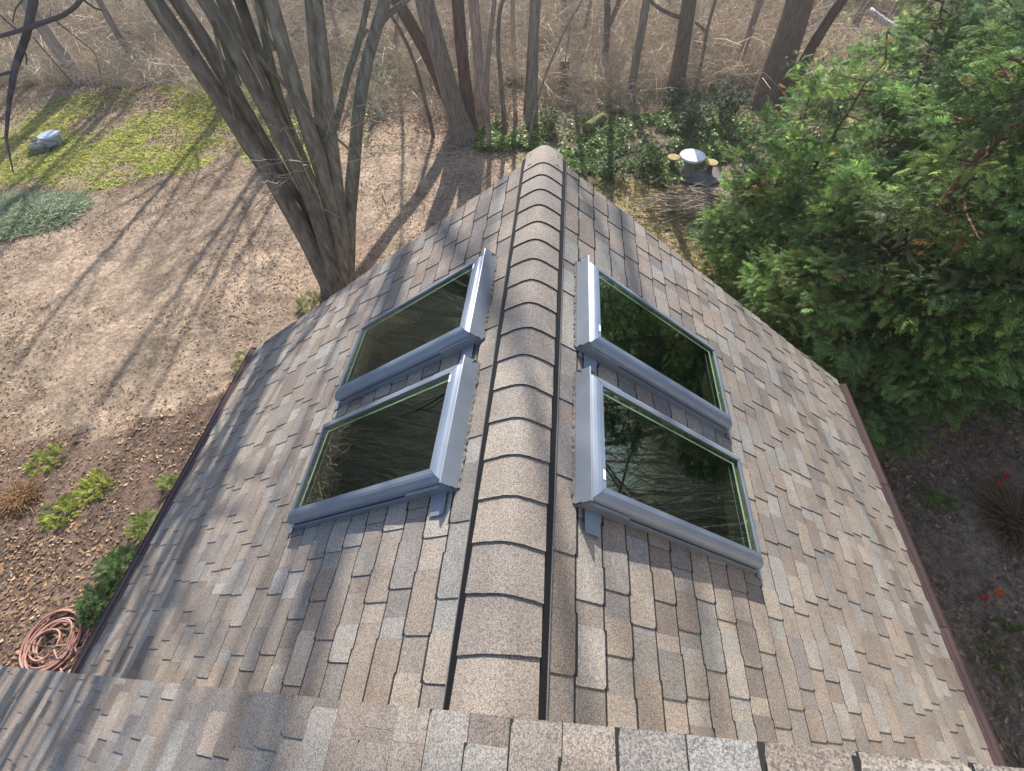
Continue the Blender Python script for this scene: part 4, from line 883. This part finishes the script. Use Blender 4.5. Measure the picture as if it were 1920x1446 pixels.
a = Acc(); P = np.array([[s[0], s[1], zz+.88], [s[0]+.05, s[1], zz+1.4], [s[0]+.08, s[1], zz+2.1]]); tubes(a, P[None], np.array([[.02, .015, .006]]), 5, np.array((.2, .16, .12))); keep(mesh_np('shoot', a, M_bark), st)
a = G(712, 218); b = W(697, 178, np.hypot(*a[:2])+.3); c = W(687, 140, np.hypot(*a[:2])+.1)
acc = Acc(); P = smooth_path([a+np.array([.1, 0, -.1]), b, c], 9); tubes(acc, P[None], np.array([.13, .10, .085, .08, .08, .075, .06, .04, .01])[None], 10, np.array((.52, .44, .36)))
tag(mesh_np('dead_snag', acc, M_bark, None, True), 'pale curved dead snag in the brush right of the many-stemmed tree', 'dead tree')
a = W(1630, 20, 20); b = W(1700, 62, 19.5); log('fallen_trunk', 'whitish fallen trunk propped in the brush behind the conifers', 'log', a, b, .09, .08, (.55, .5, .44))
acc = Acc(); c = G(1312, 396); n = 150; rg = np.random.default_rng(8)
ctr = np.c_[c[0]+rg.normal(0, .5, n), c[1]+rg.normal(0, .30, n), rg.uniform(.03, .42, n)]; yaw = rg.normal(.0, .35, n); L = rg.uniform(.6, 1.5, n); dv = np.c_[np.cos(yaw)*L, np.sin(yaw)*L, rg.normal(0, .12, n)]*.5
tubes(acc, np.stack([ctr-dv, ctr-dv*.3+rg.normal(0, .03, (n, 3)), ctr+dv*.3+rg.normal(0, .03, (n, 3)), ctr+dv], 1), rg.uniform(.006, .017, n)[:, None]*np.array([[1, .9, .8, .5]]), 5, pick([(.48,.41,.34),(.36,.29,.23),(.56,.49,.41),(.24,.18,.14)], n))
tag(mesh_np('brush_pile', acc, M_twig, None, True), 'pile of cut grey branches on the leaves between the roof and the table', 'brush pile')
# fallen sticks on the bare soil
for (p, q, r, lab) in (((718, 360), (728, 405), .018, 'crooked stick on the soil right of the many-stemmed tree'), ((432, 592), (480, 608), .012, 'pale stick lying left of the far left roof corner'), ((140, 808), (180, 796), .010, 'thin stick on the mulch edge above the fern clumps'), ((20, 700), (330, 545), .0, '')):
    if r: a = G(*p); b = G(*q); log('stick', lab, 'stick', (a[0], a[1], .05), (b[0], b[1], .04), r, r*.5, (.34, .27, .21), M_twig, .06)
# ------------------------------------------------------------------ lawn objects
c = G(102, 268); c[2] = ground_z(c[0], c[1])
tub = empty('tub', c, 'pale blue grey round tub standing on the lawn', 'tub')
keep(mesh_py('body', lathe([(.26, -.04), (.28, .20), (.285, .22)], c, 24, (.34, .38, .38)), M_plastic, None, False), tub)
keep(mesh_py('lid', lathe([(.295, .221), (.30, .25), (.28, .27), (.15, .275)], c, 24, (.38, .47, .52)), M_plastic, None, False), tub)
def rock(label, c, r, seed, col=(.13, .14, .13)):
    rg = random.Random(seed); py = Py(); ring = []
    for k in range(7):
        el = -math.pi/2+math.pi*k/6; ring.append([(c[0]+r*1.2*math.cos(el)*math.cos(t)*rg.uniform(.8, 1.15), c[1]+r*math.cos(el)*math.sin(t)*rg.uniform(.8, 1.15), c[2]+r*.62*math.sin(el)*rg.uniform(.85, 1.1)) for t in [2*math.pi*i/10 for i in range(10)]])
    for a, b in zip(ring, ring[1:]):
        for i in range(10): py.poly([a[i], a[(i+1) % 10], b[(i+1) % 10], b[i]], col)
    return tag(mesh_py('rock', py, M_concrete), label, 'rock', 'rocks beside the blue grey tub')
p = G(90, 277); rock('dark rock touching the tub on the lawn', (p[0], p[1], .10), .24, 1, (.20, .21, .19)); p = G(78, 283); rock('outermost dark rock of the heap by the tub', (p[0], p[1], .08), .25, 2); p = G(80, 273); rock('rock behind the other two in the heap by the tub', (p[0], p[1], .12), .20, 3, (.17, .18, .18))
# ------------------------------------------------------------------ hose and stake
c = G(108, 1205); rg = np.random.default_rng(2); pts = []; turns = 9
for i in range(turns*26):
    t = i/26; k = int(t); th = 2*math.pi*t; rx = .36-.012*k+.03*math.sin(k*2.1); ox, oy = .05*math.sin(k*1.3), .05*math.cos(k*1.9)
    if k >= 6: rx *= .72
    pts.append([c[0]+ox+rx*math.cos(th), c[1]+oy+rx*1.06*math.sin(th), ground_z(c[0], c[1])+.03+.010*k+.012*math.sin(th*2+k)])
for i in range(10): pts.append([c[0]+.25+.06*i, c[1]-.25-.05*i, .05])
a = Acc(); P = np.array(pts); tubes(a, P[None], np.full((1, len(P)), .0125), 8, np.array((.38, .20, .165))); tag(mesh_np('garden_hose', a, M_plastic, None, True), 'coiled salmon red garden hose on the leaves below the left eave', 'hose')
a = G(52, 1207, .2); b = G(172, 1228, .1); acc = Acc(); tubes(acc, np.array([[a, (a+b)/2+np.array([0, 0, .02]), b]]), np.array([[.007, .007, .007]]), 6, np.array((.05, .045, .04))); tag(mesh_np('cable', acc, M_plastic), 'thin dark cable lying across the coiled hose', 'cable')
# ------------------------------------------------------------------ marker flags
for (px, col, lab) in (((1880, 890), (.75, .03, .02), 'red marker flag nearer the conifers, at the right edge'), ((1866, 906), (.80, .13, .03), 'orange marker flag just below the upper red one'), ((1840, 1118), (.75, .03, .02), 'lower red marker flag in the dark mulch'), ((1864, 1102), (.80, .16, .04), 'orange marker flag up and right of the lower red one')):
    c = G(*px, .12); root = empty('marker_flag', (c[0], c[1], 0), lab, 'flag', 'marker flags in the mulch at lower right')
    py = Py(); n = 5; rr = random.Random(px[0]); an = rr.uniform(-.6, .4); dx, dy = math.cos(an), math.sin(an)
    top = [(c[0]+dx*.11*i/n, c[1]+dy*.11*i/n+.008*math.sin(i*1.5), .16-.01*i/n) for i in range(n+1)]; bot = [(x-.01, y-.05, z-.065) for x, y, z in top]
    for i in range(n): py.poly([top[i], top[i+1], bot[i+1], bot[i]], col)
    keep(mesh_py('cloth', py, M_leaf), root)
    a = Acc(); tubes(a, np.array([[[c[0], c[1], -.05], [c[0], c[1], .08], [c[0], c[1], .17]]]), np.full((1, 3), .0025), 4, np.array((.3, .3, .3))); keep(mesh_np('wire', a, M_metal), root)


# ------------------------------------------------------------------ air
py = Py(); py.box((-85, -65, -1.6), (85, 85, 24)); hz = mesh_py('haze', py, M_matte); tag(hz, 'thin sunlit haze in the air of the clearing', kind='stuff')
m, nt, b = newmat('haze_air'); nt.nodes.remove(b); pv = nt.nodes.new('ShaderNodeVolumePrincipled'); pv.inputs['Color'].default_value = (.98, .96, .91, 1); pv.inputs['Density'].default_value = .0022; pv.inputs['Anisotropy'].default_value = .6
nt.links.new(pv.outputs[0], nt.nodes['Material Output'].inputs['Volume']); hz.data.materials.clear(); hz.data.materials.append(m)
